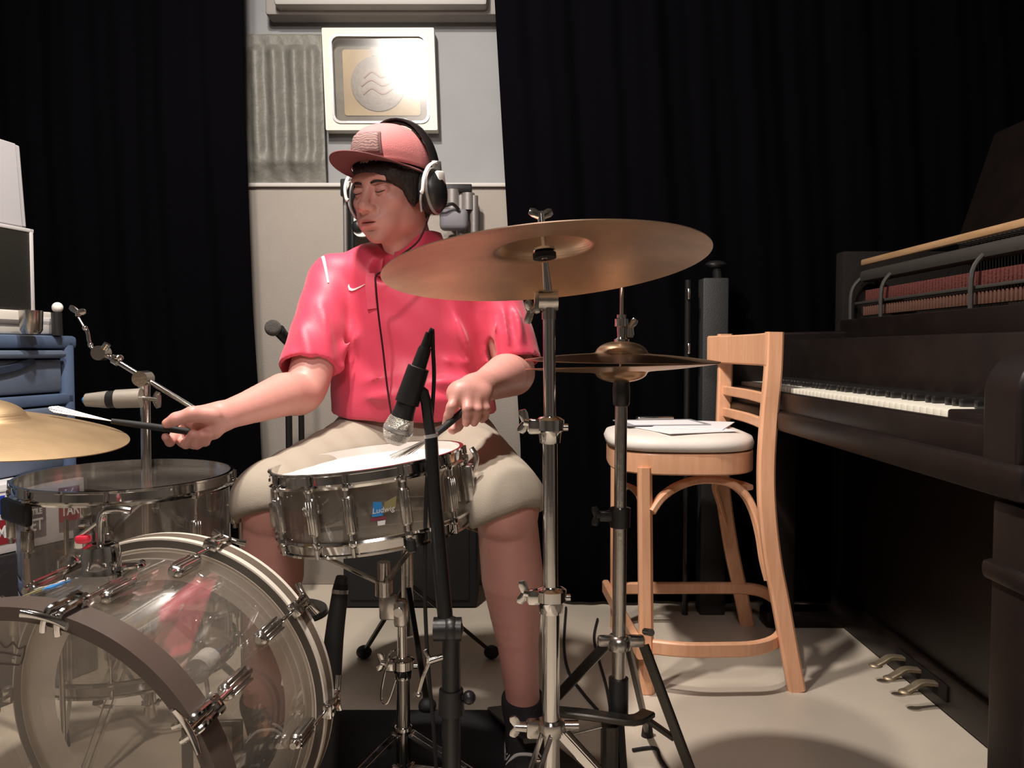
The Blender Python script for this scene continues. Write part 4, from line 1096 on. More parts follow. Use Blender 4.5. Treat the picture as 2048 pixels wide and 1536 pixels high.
# tom mount on top of the shell
am = 93; o = V((math.cos(math.radians(am)), math.sin(math.radians(am)), 0))
top = BM @ (o*BR+V((0, 0, BL*0.46)))
up = (BM.to_3x3() @ o).normalized()
MM = frame_mat(top, up, BM.to_3x3() @ V((0, 0, 1)))
b = MB(); b.poly(rrect(0.075, 0.085, 0.02), -0.002, 0.006, MM); pl_ = b.build('mount_plate', chrome, bd)
b = MB(); b.lathe([(0.026, 0.006), (0.027, 0.030), (0.024, 0.042), (0.016, 0.046), (0.012, 0.046)], MM, 28); b.build('mount_cup', chrome, bd)
b = MB(); b.tube([MM @ V((0.0, 0.0, 0.03)), MM @ V((0.0, 0.004, 0.085)), MM @ V((-0.004, 0.022, 0.094)), MM @ V((-0.01, 0.045, 0.090))], 0.0055, 10, smooth=5); b.tube([MM @ V((0, -0.035, 0.055)), MM @ V((0, 0.008, 0.082))], 0.0035, 8); b.build('tom_arm', chrome, bd)
b = MB(); b.box((0, -0.026, 0.052), (0.014, 0.022, 0.013), M=MM, bev=0.005); b.build('red_wing_knob', red_pl, bd)
b = MB(); b.tube([MM @ V((0.01, 0.03, 0.008)), MM @ V((0.02, 0.052, 0.014)), MM @ V((-0.004, 0.062, 0.010)), MM @ V((-0.02, 0.05, 0.012))], 0.0035, 8, smooth=4); b.build('wing_screw', chrome, bd)
# badge near the top left of the shell
BM2 = BM.copy()
badge(BM2, BR, 106, BL*0.60, 1.05, bd)
# spurs
for a in (-30, 210):
    a = math.radians(a); o = V((math.cos(a), math.sin(a), 0))
    p0_ = BM @ (o*(BR)+V((0, 0, BL*0.75))); p1_ = V((p0_.x+o.x*0.07, p0_.y-0.10, 0.008))
    b = MB(); b.cone(p0_, p0_.lerp(p1_, .15), 0.012, seg=14); b.cone(p0_, p1_, 0.0055, seg=10); b.build('spur', chrome, bd)
    MB().cone(p1_-V((0, 0, .007)), p1_+V((0, 0, .02)), 0.009, seg=12).build('rubber_tip', blackrubber, bd)

# ------------------------------------------------------------------ cymbals and stands
def cymbal(name, label, c, n, R, bell_r, bell_h, bow, group=None, down=False, parts=True, m=None):
    M = frame_mat(c, n, (1, 0, 0)); s = -1 if down else 1
    prof = []
    N = 40
    for i in range(N+1):
        r = 0.006 + (R-0.006)*i/N
        if r < bell_r: z = bow + bell_h*math.sqrt(max(0, 1-(r/bell_r)**2))*0.9 + bell_h*0.1
        else:
            u = (r-bell_r)/(R-bell_r); z = bow*(1-u**1.6) + bell_h*0.1*math.exp(-u*25)
        prof.append((r, s*(z-bow)))
    b = MB(); b.lathe(prof, M, 128, cap=False)
    b.lathe([(r, z-s*0.0014) for r, z in prof], M, 128, cap=False)
    b.lathe([(R, s*(-bow)), (R, s*(-bow)-s*.0014)], M, 128, cap=False)
    o = b.build(name, m or cym_m, angle=60)
    # fine lathe grooves
    return tag(o, label, 'cymbal', group)
def groove(m, scale=140):
    nt = m.node_tree; bsdf = nt.nodes['Principled BSDF']
    bp = [n for n in nt.nodes if n.type == 'BUMP']
    tc = nt.nodes.new('ShaderNodeTexCoord'); wv = nt.nodes.new('ShaderNodeTexWave'); wv.wave_type = 'RINGS'; wv.rings_direction = 'Z'
    wv.inputs['Scale'].default_value = scale; wv.inputs['Distortion'].default_value = 1.5
    b2 = nt.nodes.new('ShaderNodeBump'); b2.inputs['Strength'].default_value = 0.10; b2.inputs['Distance'].default_value = 0.001
    nt.links.new(tc.outputs['Object'], wv.inputs['Vector']); nt.links.new(wv.outputs['Fac'], b2.inputs['Height'])
    if bp: nt.links.new(bp[0].outputs[0], b2.inputs['Normal'])
    nt.links.new(b2.outputs[0], bsdf.inputs['Normal'])
groove(cym_m)
CR = P(1088, 499, 1.235)
cn_ = V((-0.082, 0.125, 1)).normalized()
cymbal('crash_cymbal', 'large bronze cymbal seen from below in front of the drummer\'s shoulder', CR, cn_, 0.250, 0.072, 0.026, 0.028)
RC = P(-46, 833, 1.30); rn = V((0.125, -0.030, 1)).normalized()
cymbal('ride_cymbal', 'tan bronze cymbal cut by the left edge of the photo, touched by the brush', RC, rn, 0.228, 0.070, 0.030, 0.026, m=mat('ride_bronze', (0.44, 0.31, 0.18), 0.5, 0.9, var=0.15, vscale=14))
groove(MATS['ride_bronze'])
HC = P(1243, 712, 1.50)
hat_m = mat('hat_bronze', (0.62, 0.40, 0.25), 0.30, 1.0, var=0.1); groove(hat_m)
cymbal('hi_hat_cymbal', 'upper one of the two hi-hat cymbals, bell upwards', HC+V((0, 0, 0.004)), (0.01, -0.015, 1), 0.181, 0.048, 0.024, 0.012, 'pair of hi-hat cymbals', m=hat_m)
cymbal('hi_hat_cymbal', 'lower upturned one of the two hi-hat cymbals', HC-V((0, 0, 0.030)), (-0.03, 0.02, 1), 0.180, 0.048, 0.020, 0.010, 'pair of hi-hat cymbals', down=True, m=hat_m)

def wingnut(b, c, d, side, r=0.006, L=0.02):
    """wing nut: stem along d, wings along side"""
    c, d, side = V(c), V(d).normalized(), V(side).normalized()
    b.cone(c, c+d*L, r, r*0.9, seg=12)
    for s in (-1, 1):
        b.tube([c+d*L*0.7, c+d*(L*1.1)+side*s*0.012, c+d*(L*1.25)+side*s*0.018], [(0.0035, 0.006), (0.0028, 0.0075), (0.002, 0.005)], 10, smooth=3, flat=side.cross(d))
    return b
def clamp(parent, c, r, name='clamp', left=True):
    b = MB(); c = V(c)
    b.lathe([(r*0.9, -0.022), (r+0.004, -0.020), (r+0.006, -0.004), (r+0.010, 0.0), (r+0.010, 0.016), (r+0.004, 0.020), (r*0.7, 0.022)], Matrix.Translation(c), 24)
    b.box(c+V((-r-0.012, -0.004, 0.006)), (0.022, 0.018, 0.024), bev=0.005)
    wingnut(b, c+V((-r-0.016, -0.004, 0.010)), (-1, -0.15, 0.25), (0.1, 0, 1), 0.007, 0.014)
    b.cone(c+V((r+.004, 0, .004)), c+V((r+0.016, 0, 0.004)), 0.006, seg=12)
    return b.build(name, chrome, parent)
def tripod(parent, c, ztop, zlow, rad, angs, m=chrome, foot=True, wdt=0.012, name='leg'):
    for a in angs:
        a = math.radians(a); o = V((math.cos(a), math.sin(a), 0)); s = V((-o.y, o.x, 0))
        top = V((c[0], c[1], ztop))+o*0.018; ft_ = V((c[0], c[1], 0.014))+o*rad
        b = MB()
        for q in (-1, 1): b.bar([top+s*q*0.008, ft_+s*q*0.007], 0.003, wdt, up=(0, 0, 1))
        lo = V((c[0], c[1], zlow))+o*0.016; mid = top.lerp(ft_, 0.55)
        b.bar([lo, mid], 0.010, 0.003, up=(0, 0, 1))
        for pt in (top, mid, lo): b.cone(pt-s*0.011, pt+s*0.011, 0.004, seg=10)
        lg_ = b.build(name, m, parent)
        if foot:
            b = MB(); b.cone(ft_-V((0, 0, .014))+o*0.004, ft_+V((0, 0, 0.016)), 0.013, 0.009, seg=14); b.build('rubber_foot', blackrubber, lg_)
# crash stand
cx0, cy0 = CR.x+0.004, CR.y+0.006
cst = thing('cymbal_stand', 'tall chrome cymbal stand holding the large cymbal in front', 'cymbal stand', (cx0, cy0, 0))
zA, zB, zC = P(1088, 600, 1.24).z, P(1095, 860, 1.24).z, P(1095, 1200, 1.24).z
MB().cone((cx0+.006, cy0, zB-0.02), (cx0+.004, cy0, zA), 0.0095, seg=24).build('upper_tube', chrome, cst)
MB().cone((cx0+.008, cy0, zC-0.02), (cx0+.006, cy0, zB), 0.0115, seg=24).build('middle_tube', chrome, cst)
MB().cone((cx0+.009, cy0, 0.06), (cx0+.008, cy0, zC), 0.0140, seg=24).build('lower_tube', chrome, cst)
clamp(cst, (cx0+.006, cy0, zB), 0.012); clamp(cst, (cx0+.008, cy0, zC), 0.0145)
b = MB(); tl = V((cx0+0.004, cy0, zA))
b.cone(tl-V((0.016, 0.0, 0)), tl+V((0.014, 0, 0)), 0.016, seg=24); b.cone(tl-V((0, 0, .03)), tl, 0.011, seg=20)
b.box(tl+V((-0.018, 0, -0.004)), (0.010, 0.020, 0.034), bev=0.004)
wingnut(b, tl+V((-0.020, -0.002, -0.010)), (-0.6, -0.3, -0.4), (0, -.2, 1), 0.006, 0.014); b.build('tilter', chrome_soft, cst)
MB().cone(tl, CR-cn_*0.02+V((0, 0, 0)), 0.0075, 0.005, seg=16).build('tilter_rod', chrome, cst)
b = MB(); b.cone(CR-cn_*0.006, CR+cn_*0.060, 0.0035, seg=12); b.lathe([(0.016, -0.004), (0.017, 0.0), (0.006, 0.008), (0.005, 0.014)], frame_mat(CR-cn_*0.002, -cn_), 20)
b.build('cymbal_rod', chrome, cst)
b = MB(); wingnut(b, CR+cn_*0.040, cn_, (1, 0.2, 0), 0.006, 0.016); b.build('wing_nut', chrome, cst)
b = MB(); b.lathe([(0.006, -0.014), (0.018, -0.014), (0.018, -0.006), (0.006, -0.006)], frame_mat(CR-cn_*0.0, cn_), 20); b.build('felt_washer', blackcloth, cst)
zl_ = P(1095, 1455, 1.24).z
b = MB(); b.lathe([(0.014, -0.012), (0.022, -0.010), (0.024, 0.0), (0.022, 0.010), (0.014, 0.012)], Matrix.Translation((cx0+.009, cy0, zl_)), 24)
b.box((cx0-0.018, cy0, zl_-0.002), (0.026, 0.018, 0.030), bev=0.006); b.cone((cx0+.03, cy0, zl_+.003), (cx0+.052, cy0, zl_+.003), 0.008, seg=14)
wingnut(b, (cx0-0.030, cy0, zl_), (-1, 0, 0.05), (0, -0.2, 1), 0.008, 0.018); b.build('base_collar', chrome_soft, cst)
tripod(cst, (cx0+.009, cy0), zl_-0.006, 0.075, 0.30, (-118, -20, 95), wdt=0.014)

# hi-hat stand
hx, hy = HC.x, HC.y
hst = thing('hi_hat_stand', 'chrome hi-hat stand with footboard in front of the wooden stool', 'hi-hat stand', (hx, hy, 0))
zt = P(1243, 566, 1.5).z
MB().cone((hx, hy, 0.30), (hx, hy, zt), 0.0036, seg=12).build('pull_rod', chrome, hst)
b = MB(); z = P(1243, 655, 1.5).z
b.lathe([(0.004, -0.035), (0.013, -0.034), (0.014, -0.022), (0.008, -0.018), (0.009, 0.0), (0.013, 0.002), (0.013, 0.016), (0.009, 0.018), (0.009, 0.024), (0.004, 0.024)], Matrix.Translation((hx, hy, z)), 20)
wingnut(b, (hx+0.010, hy, z+0.004), (0.9, -0.2, -0.5), (0.3, 0, 1), 0.004, 0.010); b.build('clutch', chrome, hst)
z0, z1 = P(1240, 812, 1.5).z, P(1240, 740, 1.5).z
b = MB(); b.lathe([(0.013, z0), (0.0155, z0+0.004), (0.0165, z0+0.03), (0.015, z1-0.02), (0.024, z1-0.004), (0.026, z1+0.003), (0.004, z1+0.004)], Matrix.Translation((hx, hy, 0)), 24); b.build('cymbal_seat', blackplastic, hst)
b = MB(); b.box((hx+0.032, hy-0.015, z1-0.001), (0.034, 0.012, 0.006), rot=Matrix.Rotation(-0.35, 3, 'Y'), bev=0.002); b.build('seat_tilter', chrome, hst)
zc = P(1240, 1035, 1.5).z; zb_ = P(1240, 1285, 1.5).z; zf = P(1240, 1385, 1.5).z
MB().cone((hx-.001, hy, zc-0.01), (hx, hy, z0+0.004), 0.0115, seg=24).build('upper_tube', chrome_soft, hst)
MB().cone((hx-.002, hy, zf), (hx-.001, hy, zc), 0.0132, seg=24).build('lower_tube', chrome_soft, hst)
b = MB(); b.lathe([(0.013, -0.02), (0.019, -0.018), (0.020, 0.018), (0.013, 0.02)], Matrix.Translation((hx-.001, hy, zc)), 24)
b.box((hx-0.028, hy-0.004, zc+0.004), (0.026, 0.014, 0.02), bev=0.004); wingnut(b, (hx-.038, hy-.004, zc+.004), (-1, -.2, 0), (0, .1, 1), 0.006, .01); b.build('height_clamp', blackmetal, hst)
b = MB(); b.lathe([(0.013, -0.014), (0.022, -0.012), (0.024, 0.004), (0.018, 0.014), (0.013, 0.016)], Matrix.Translation((hx-.002, hy, zb_)), 24)
b.box((hx-0.028, hy-0.002, zb_+0.004), (0.030, 0.020, 0.020), bev=0.006); b.box((hx+0.030, hy-0.002, zb_+0.004), (0.034, 0.022, 0.022), bev=0.007)
b.cone((hx+0.050, hy+.008, zb_+.018), (hx+0.054, hy-.03, zb_+.030), 0.007, seg=12); b.build('leg_collar', chrome_soft, hst)
dark_steel = mat('dull_steel_legs', (0.10, 0.095, 0.085), 0.35, 0.9, bump=0.05)
b = MB()
def strutleg(a, b_, m, nm='leg', w_=0.020, th=0.010):
    bb = MB(); bb.bar([a, b_], th, w_, up=(0, 0, 1)); return bb.build(nm, m, hst)
pA = V((hx+0.045, hy-0.004, zb_-0.004)); 
fA = P(1420, 1590, 1.42); fA.z = 0.012
lgA = strutleg(pA, fA, dark_steel)
fB = V((hx-0.20, hy+0.22, 0.012)); lgB = strutleg(V((hx-0.020, hy+0.012, zb_-0.004)), fB, dark_steel)
fC = V((hx+0.10, hy+0.27, 0.012)); lgC = strutleg(V((hx+0.016, hy+0.014, zb_-0.004)), fC, dark_steel)
for f, l in ((fA, lgA), (fB, lgB), (fC, lgC)):
    MB().cone(f-V((0, 0, .012)), f+V((0, 0, .020)), 0.014, 0.010, seg=12).build('rubber_foot', blackrubber, l)
MB().cone((hx-.002, hy, zf-0.05), (hx-.002, hy, zf+0.028), 0.019, seg=20).build('black_sleeve', blackplastic, hst)
zp = P(1240, 1420, 1.5).z
b = MB(); b.bar([(hx-0.14, hy+0.02, zp-0.01), (hx-0.06, hy-0.02, zp), (hx+0.02, hy-0.03, zp-0.006), (hx+0.055, hy, zp-.006)], 0.030, 0.012, smooth=4)
b.bar([(hx+0.04, hy-.01, zp-0.006), (hx+0.10, hy-0.02, zp-0.045)], 0.014, 0.010); b.build('brace_frame', dark_steel, hst)
b = MB(); b.bar([(hx-0.02, hy-0.01, zp-0.02), (hx-0.02, hy-0.01, 0.02)], 0.045, 0.03, up=(1, 0, 0)); b.build('frame_upright', dark_steel, hst)
b = MB(); b.bar([(hx-0.002, hy, zp+0.0), (hx+0.012, hy+0.01, 0.006)], 0.018, 0.018, up=(1, 0, 0)); b.build('lower_rod', blackmetal, hst)
# footboard under the left shoe (seen at right of photo centre)
fb0, fb1 = V((-0.015, 1.86, 0.025)), V((0.065, 1.545, 0.105))
b = MB(); b.bar([fb0, fb1], 0.088, 0.010); b.build('footboard', dark_steel, hst)
b = MB(); b.bar([fb1+V((0, 0, -.003)), V((hx-.02, hy-.01, 0.16))], 0.014, 0.004); b.build('chain_link', chrome_soft, hst)
b = MB(); b.bar([fb0+V((0, 0, -0.018)), V((hx-0.02, hy, 0.006))], 0.05, 0.008); b.build('base_plate', dark_steel, hst)

# snare stand
sb = SNM @ V((0, 0, -0.150))
sst = thing('snare_stand', 'chrome snare stand with basket arms under the snare drum', 'snare stand', (sb.x, sb.y, 0))
hub = P(768, 1170, 1.53); jt = P(795, 1215, 1.53); low = P(803, 1300, 1.53); gr = P(806, 1335, 1.53)
b = MB(); b.cone(hub+V((0, 0, .045)), hub-V((0.0, 0, 0.015)), 0.013, seg=20); b.cone(hub-V((0, 0, .02)), hub+V((0, 0, 0.01)), 0.017, seg=20); b.build('basket_screw', chrome_soft, sst)
for a in (172, 52, -62):
    e = SNM @ V((math.cos(math.radians(a))*0.165, math.sin(math.radians(a))*0.165, -0.142))
    up_ = SNM @ V((math.cos(math.radians(a))*0.192, math.sin(math.radians(a))*0.192, -0.134)); hk = SNM @ V((math.cos(math.radians(a))*0.192, math.sin(math.radians(a))*0.192, -0.114))
    b = MB(); b.bar([hub, e, up_], 0.012, 0.006, smooth=3); ar = b.build('basket_arm', chrome_soft, sst)
    b = MB(); b.tube([up_, hk], 0.008, 10); b.build('rubber_grip', blackrubber, ar)
b = MB(); b.box((hub+jt)/2+V((-0.004, 0, -0.02)), (0.036, 0.022, 0.050), bev=0.006); b.box(jt+V((0.006, 0, -0.010)), (0.028, 0.028, 0.055), bev=0.009); b.cone(jt+V((.004, -.02, -.004)), jt+V((.004, .02, -.004)), 0.009, seg=14); b.build('tilt_joint', chrome_soft, sst)
MB().cone(jt+V((0.008, 0, -0.02)), (low.x+.002, low.y, gr.z), 0.0095, seg=20).build('upper_tube', chrome, sst)
MB().cone((gr.x, gr.y, 0.05), gr, 0.0135, seg=20).build('lower_tube', mat('dark_chrome', (0.25, 0.24, 0.23), 0.15, 1.0, bump=0.02), sst)
clamp(sst, gr, 0.0125)
b = MB(); z = P(803, 1455, 1.53).z; b.lathe([(0.0135, -.004), (0.017, -.003), (0.017, .003), (.0135, .004)], Matrix.Translation((gr.x, gr.y, z)), 20); b.build('chrome_band', chrome, sst)
tripod(sst, (gr.x, gr.y), z-0.01, 0.06, 0.24, (-135, -15, 100), wdt=0.010)
b = MB(); b.tube([P(790, 1300, 1.53), P(778, 1312, 1.52), P(762, 1390, 1.52), P(776, 1405, 1.52), P(798, 1340, 1.53)], 0.0022, 6, smooth=4); b.build('wire_loop', chrome, sst)

# boom stand behind the floor tom
BY = 1.76
bs = thing('boom_stand', 'chrome boom stand with angled arm rising behind the floor tom', 'cymbal stand', (P(290, 700, BY).x, BY, 0))
pj = P(288, 757, BY)
MB().cone((pj.x, BY, 0.30), (pj.x+0.002, BY, pj.z), 0.0105, seg=20).build('pole', chrome, bs)
MB().cone((pj.x, BY, 0.05), (pj.x, BY, 0.45), 0.0135, seg=20).build('lower_tube', chrome, bs)
tripod(bs, (pj.x, BY), 0.30, 0.08, 0.27, (20, 140, 265))
b = MB(); b.cone(pj+V((0, -0.022, 0)), pj+V((0, 0.016, 0)), 0.017, seg=24); b.cone(pj+V((0, 0, -.035)), pj, 0.012, 0.014, seg=20); wingnut(b, pj+V((0.012, 0, -0.045)), (1, -.1, -.1), (0, 0, 1), 0.005, 0.016); b.build('boom_joint', chrome_soft, bs)
a0, a1, a2 = P(210, 708, BY), P(288, 757, BY), P(400, 824, BY)
MB().cone(a0, a2, 0.0058, seg=14).build('boom_arm', chrome, bs)
b = MB(); b.cone(P(238, 723, BY), P(228, 717, BY), 0.012, seg=16); b.sphere(P(234, 716, BY), 0.012, 16, sc=(1.2, 1, .8)); b.build('arm_collar', chrome, bs)
b = MB(); jj = P(203, 706, BY); b.cone(jj+V((0, -0.016, 0)), jj+V((0, 0.014, 0)), 0.016, seg=24); b.cone(jj+V((.012, -.012, .008)), jj+V((.02, -.012, .02)), 0.008, seg=12); b.build('tilter', chrome_soft, bs)
b = MB(); b.tube([jj, P(182, 693, BY), P(175, 664, BY), P(171, 658, BY)], 0.0042, 10, smooth=4); b.build('cymbal_rod', chrome, bs)
for q_ in (P(170, 656, BY), P(181, 690, BY)): MB().sphere(q_, 0.006, 12).build('rod_tip', chrome, bs)
b = MB(); wingnut(b, P(157, 632, BY), (0.0, -.2, 1), (1, 0, -0.3), 0.006, 0.012); b.tube([P(157, 634, BY), P(171, 658, BY)], 0.003, 8); b.build('wing_nut', chrome_soft, bs)
mc2 = thing('condenser_microphone', 'pale cylindrical microphone lying level on the boom stand by the curtain', 'microphone', P(228, 797, BY-0.03))
MB().cone(P(173, 800, BY-.035), P(217, 799, BY-.035), 0.014, 0.019, seg=22).build('body', mat('warm_grey_metal', (0.42, 0.38, 0.32), 0.4, 0.5, bump=0.03), mc2)
MB().cone(P(217, 799, BY-.035), P(232, 798, BY-.035), 0.0185, seg=22).build('black_band', blackplastic, mc2)
MB().cone(P(232, 798, BY-.035), P(283, 796, BY-.03), 0.020, 0.021, seg=22).build('capsule', MATS['warm_grey_metal'], mc2)
MB().sphere(P(172, 800, BY-.035), 0.0085, 14).build('blue_tip', badge_blue, mc2)
b = MB(); b.cone(P(286, 796, BY-.02), P(318, 800, BY-.02), 0.005, seg=10); b.tube([P(318, 790, BY-.02), P(318, 812, BY-.02)], 0.005, 8); b.build('clip_screw', chrome_soft, bs)
# ride stand (holder of the left cymbal)
rs = thing('ride_stand', 'chrome stand under the cymbal at the left edge', 'cymbal stand', (RC.x-0.05, RC.y+.02, 0))
MB().cone((RC.x-.05, RC.y+.02, 0.05), (RC.x, RC.y, RC.z-0.03), 0.012, 0.009, seg=18).build('pole', chrome, rs)
MB().cone(RC-rn*0.04, RC+rn*0.055, 0.0035, seg=12).build('cymbal_rod', chrome, rs)
tripod(rs, (RC.x-.05, RC.y+.02), 0.28, 0.08, 0.20, (115, 180, 245))

# microphone over the snare with its stand
MY = 1.385
sm = thing('snare_microphone', 'black vocal microphone with silver ball grille pointing down at the snare', 'microphone', P(795, 870, MY))
g0 = P(796, 860, MY); tp = P(852, 690, MY-0.005); d_ = (tp-g0).normalized()
Mg = frame_mat(g0, d_)
MB().lathe([(0, -0.027), (0.012, -0.0255), (0.021, -0.017), (0.0255, -0.004), (0.0255, 0.006), (0.022, 0.020), (0.020, 0.024)], Mg, 28).build('grille', grille_m, sm)
MB().lathe([(0.0262, -0.002), (0.0268, 0.001), (0.0262, 0.005)], Mg, 28, cap=False).build('grille_band', silver_pl, sm)
L = (tp-g0).length
MB().lathe([(0.0205, 0.022), (0.0185, 0.034), (0.0165, 0.060), (0.0135, 0.110), (0.0115, L-0.01), (0.0105, L-0.004), (0, L-0.004)], Mg, 28).build('handle', blackplastic, sm)
MB().cone(g0+d_*(L*0.70), g0+d_*(L*0.745), 0.0142, 0.0140, seg=20).build('grey_ring', mat('ring_grey', (0.20, 0.19, 0.17), 0.5, bump=0.02), sm)
MB().cone(g0+d_*(L-0.006), g0+d_*(L+0.022), 0.0092, 0.0075, seg=18).build('cable_plug', blackmetal, sm)
clp = thing('microphone_boom_stand', 'black boom stand carrying the microphone over the snare', 'microphone stand', (P(905, 700, 1.36).x, 1.36, 0))
MB().cone(g0+d_*0.050, g0+d_*0.115, 0.0215, 0.0190, seg=22).build('microphone_clip', blackplastic, clp)
b = MB(); j = P(838, 778, MY); b.bar([g0+d_*0.075, j+V((0.008, 0, -0.006)), P(858, 850, MY), P(862, 872, MY)], 0.018, 0.016, up=(0, -1, 0), smooth=3); b.build('swivel', blackplastic, clp)
b = MB(); q0 = P(862, 868, MY); b.cone(q0, q0-V((-.001, 0, .006)), 0.0128, seg=16); b.build('chrome_thread', silver_pl, clp)
MB().tube([P(862, 872, MY), P(868, 980, MY-0.004), P(880, 1120, 1.375), P(893, 1262, 1.365)], [0.0115, 0.0125, 0.0135, 0.0135], 14, smooth=3).build('boom_arm', blackmetal, clp)
pb = P(902, 1258, 1.36)
MB().cone((pb.x, 1.36, 0.02), (pb.x, 1.36, pb.z), 0.0165, seg=18).build('pole', blackmetal, clp)
b = MB(); b.cone(pb-V((0.03, 0, 0)), pb+V((0.018, 0, 0)), 0.020, seg=18); b.sphere(pb, 0.022, 16); b.build('boom_joint', blackplastic, clp)
b = MB(); q = P(938, 1395, 1.355); b.cone((pb.x, 1.36, q.z-.03), (pb.x, 1.36, q.z+.012), 0.023, 0.021, seg=18); b.sphere(q, 0.012, 12); b.cone((pb.x, 1.36, q.z), q, 0.006, seg=10); b.build('height_clutch', blackplastic, clp)
b = MB(); q = P(858, 1322, 1.35); b.cone(q, (pb.x, 1.36, q.z+.008), 0.006, seg=12); b.tube([P(850, 1300, 1.35), q, P(846, 1355, 1.35), P(838, 1385, 1.35)], 0.0038, 8, smooth=4); b.sphere(P(837, 1388, 1.35), 0.006, 12); b.build('chrome_lever', chrome, clp)
b = MB(); 
for a in (80, 200, 320):
    a = math.radians(a); b.tube([(pb.x, 1.36, 0.10), (pb.x+0.17*math.cos(a), 1.36+0.17*math.sin(a), 0.012)], 0.008, 8)
b.build('tripod_legs', blackmetal, clp)
# microphone cable hanging from the plug
e = g0+d_*(L+0.018)
b = MB(); b.tube([e, e+d_*0.010+V((.002, 0, 0)), P(866, 700, MY), P(868, 760, MY+.004), P(862, 850, MY+.016), P(858, 900, MY+.016), P(852, 1000, MY+.016), P(850, 1100, 1.40), P(850, 1200, 1.40), P(856, 1330, 1.40), P(866, 1440, 1.40), P(872, 1530, 1.41), V((P(876, 1560, 1.41).x, 1.41, 0.035)), V((P(880, 1560, 1.41).x, 1.45, 0.03))], 0.0036, 8, smooth=5)
tag(b.build('microphone_cable', blackrubber), 'black cable hanging down from the snare microphone beside its stand', 'cable')

# dark mat and other things on the floor
b = MB(); b.box((-0.215, 1.60, 0.006), (0.46, 0.56, 0.010), bev=0.003); tag(b.build('drum_rug', mat('black_carpet', (0.008, 0.008, 0.010), 0.95, bump=0.8, bscale=400)), 'black carpet mat on the floor under the snare stand', 'rug')
th = thing('drum_throne', 'black round drum throne under the seated drummer', 'stool', (P(812, 700, 2.08).x, 2.08, 0))
tx = P(812, 700, 2.08).x
MB().lathe([(0, 0.415), (0.150, 0.415), (0.165, 0.425), (0.170, 0.450), (0.165, 0.478), (0.150, 0.488), (0, 0.492)], Matrix.Translation((tx, 2.08, 0)), 40).build('seat', blackcloth, th)
MB().cone((tx, 2.08, 0.12), (tx, 2.08, 0.42), 0.016, seg=16).build('post', chrome_soft, th)
for px, py, Y in ((728, 1305, 2.22), (983, 1305, 2.22), (855, 1500, 1.88)):
    f = P(px, py, Y); f.z = 0.02
    b = MB(); b.bar([(tx, 2.08, 0.26), f], 0.014, 0.010); l = b.build('leg', blackmetal, th)
    b = MB(); b.sphere(f, 0.022, 14, sc=(1, 1, .85)); b.build('rubber_foot', blackrubber, l)
a_, b_ = P(693, 1130, 2.72), P(955, 1250, 2.72)
am_ = thing('amplifier', 'black speaker box on the floor behind the drummer', 'amplifier', ((a_.x+b_.x)/2, 2.78, 0))
hz = P(800, 1240, 2.62)
MB().box(((a_.x+b_.x)/2, 2.74, 0.20), (b_.x-a_.x, 0.16, 0.40-0.006), bev=0.01).build('cabinet', blackcloth, am_)
MB().box(((a_.x+b_.x)/2, 2.658, 0.20), (b_.x-a_.x-0.05, 0.006, 0.34), bev=0.002).build('grille_cloth', mat('black_grille_cloth', (0.012, 0.012, 0.012), 0.95, bump=0.5, bscale=600), am_)
# kick pedal at the batter head
kp = thing('kick_pedal', 'dark bass drum pedal behind the bass drum', 'pedal', (BC.x+0.03, BC.y+0.15, 0))
kx = BC.x+0.035
b = MB(); b.bar([(kx-.045, BC.y+0.10, 0.01), (kx-.045, BC.y+0.10, 0.21)], 0.012, 0.018, up=(1, 0, 0)); b.bar([(kx+.045, BC.y+0.10, 0.01), (kx+.045, BC.y+0.10, 0.21)], 0.012, 0.018, up=(1, 0, 0)); b.cone((kx-.05, BC.y+.10, .205), (kx+.05, BC.y+.10, .205), .006, seg=12); b.build('frame', dark_steel, kp)
b = MB(); b.bar([(kx, BC.y+0.40, 0.015), (kx, BC.y+0.13, 0.10)], 0.085, 0.010); b.build('footboard', dark_steel, kp)
b = MB(); b.cone((kx, BC.y+.10, .205), (kx-0.01, BC.y+0.095, 0.31), .004, seg=10); b.build('beater_rod', chrome, kp)
b = MB(); b.cone((kx-.01, BC.y+.060, .315), (kx-.01, BC.y+.115, .315), .022, seg=20); b.build('beater', beater_m, kp)
# black capped tube behind the bass drum hoop
tb2 = thing('padded_pole', 'black padded pole with capped top standing right of the bass drum', 'pole', (P(650, 1330, 1.46).x, 1.46, 0))
a0_, a1_, a2_ = P(682, 1166, 1.50), P(664, 1330, 1.47), P(652, 1560, 1.45); a2_.z = 0.0
a2_ = V((a2_.x, 1.46, 0.002))
MB().tube([a0_, a0_.lerp(a1_, .15), a1_, a2_], [0.012, 0.0155, 0.019, 0.015], 16, smooth=4).build('sleeve', blackrubber, tb2)
MB().cone(a0_.lerp(a1_, .08), a0_.lerp(a1_, .13), 0.0155, seg=18).build('silver_ring', chrome_soft, tb2)
MB().cone(a0_, a0_+V((0.002, 0, 0.012)), 0.013, 0.011, seg=18).build('cap', blackplastic, tb2)
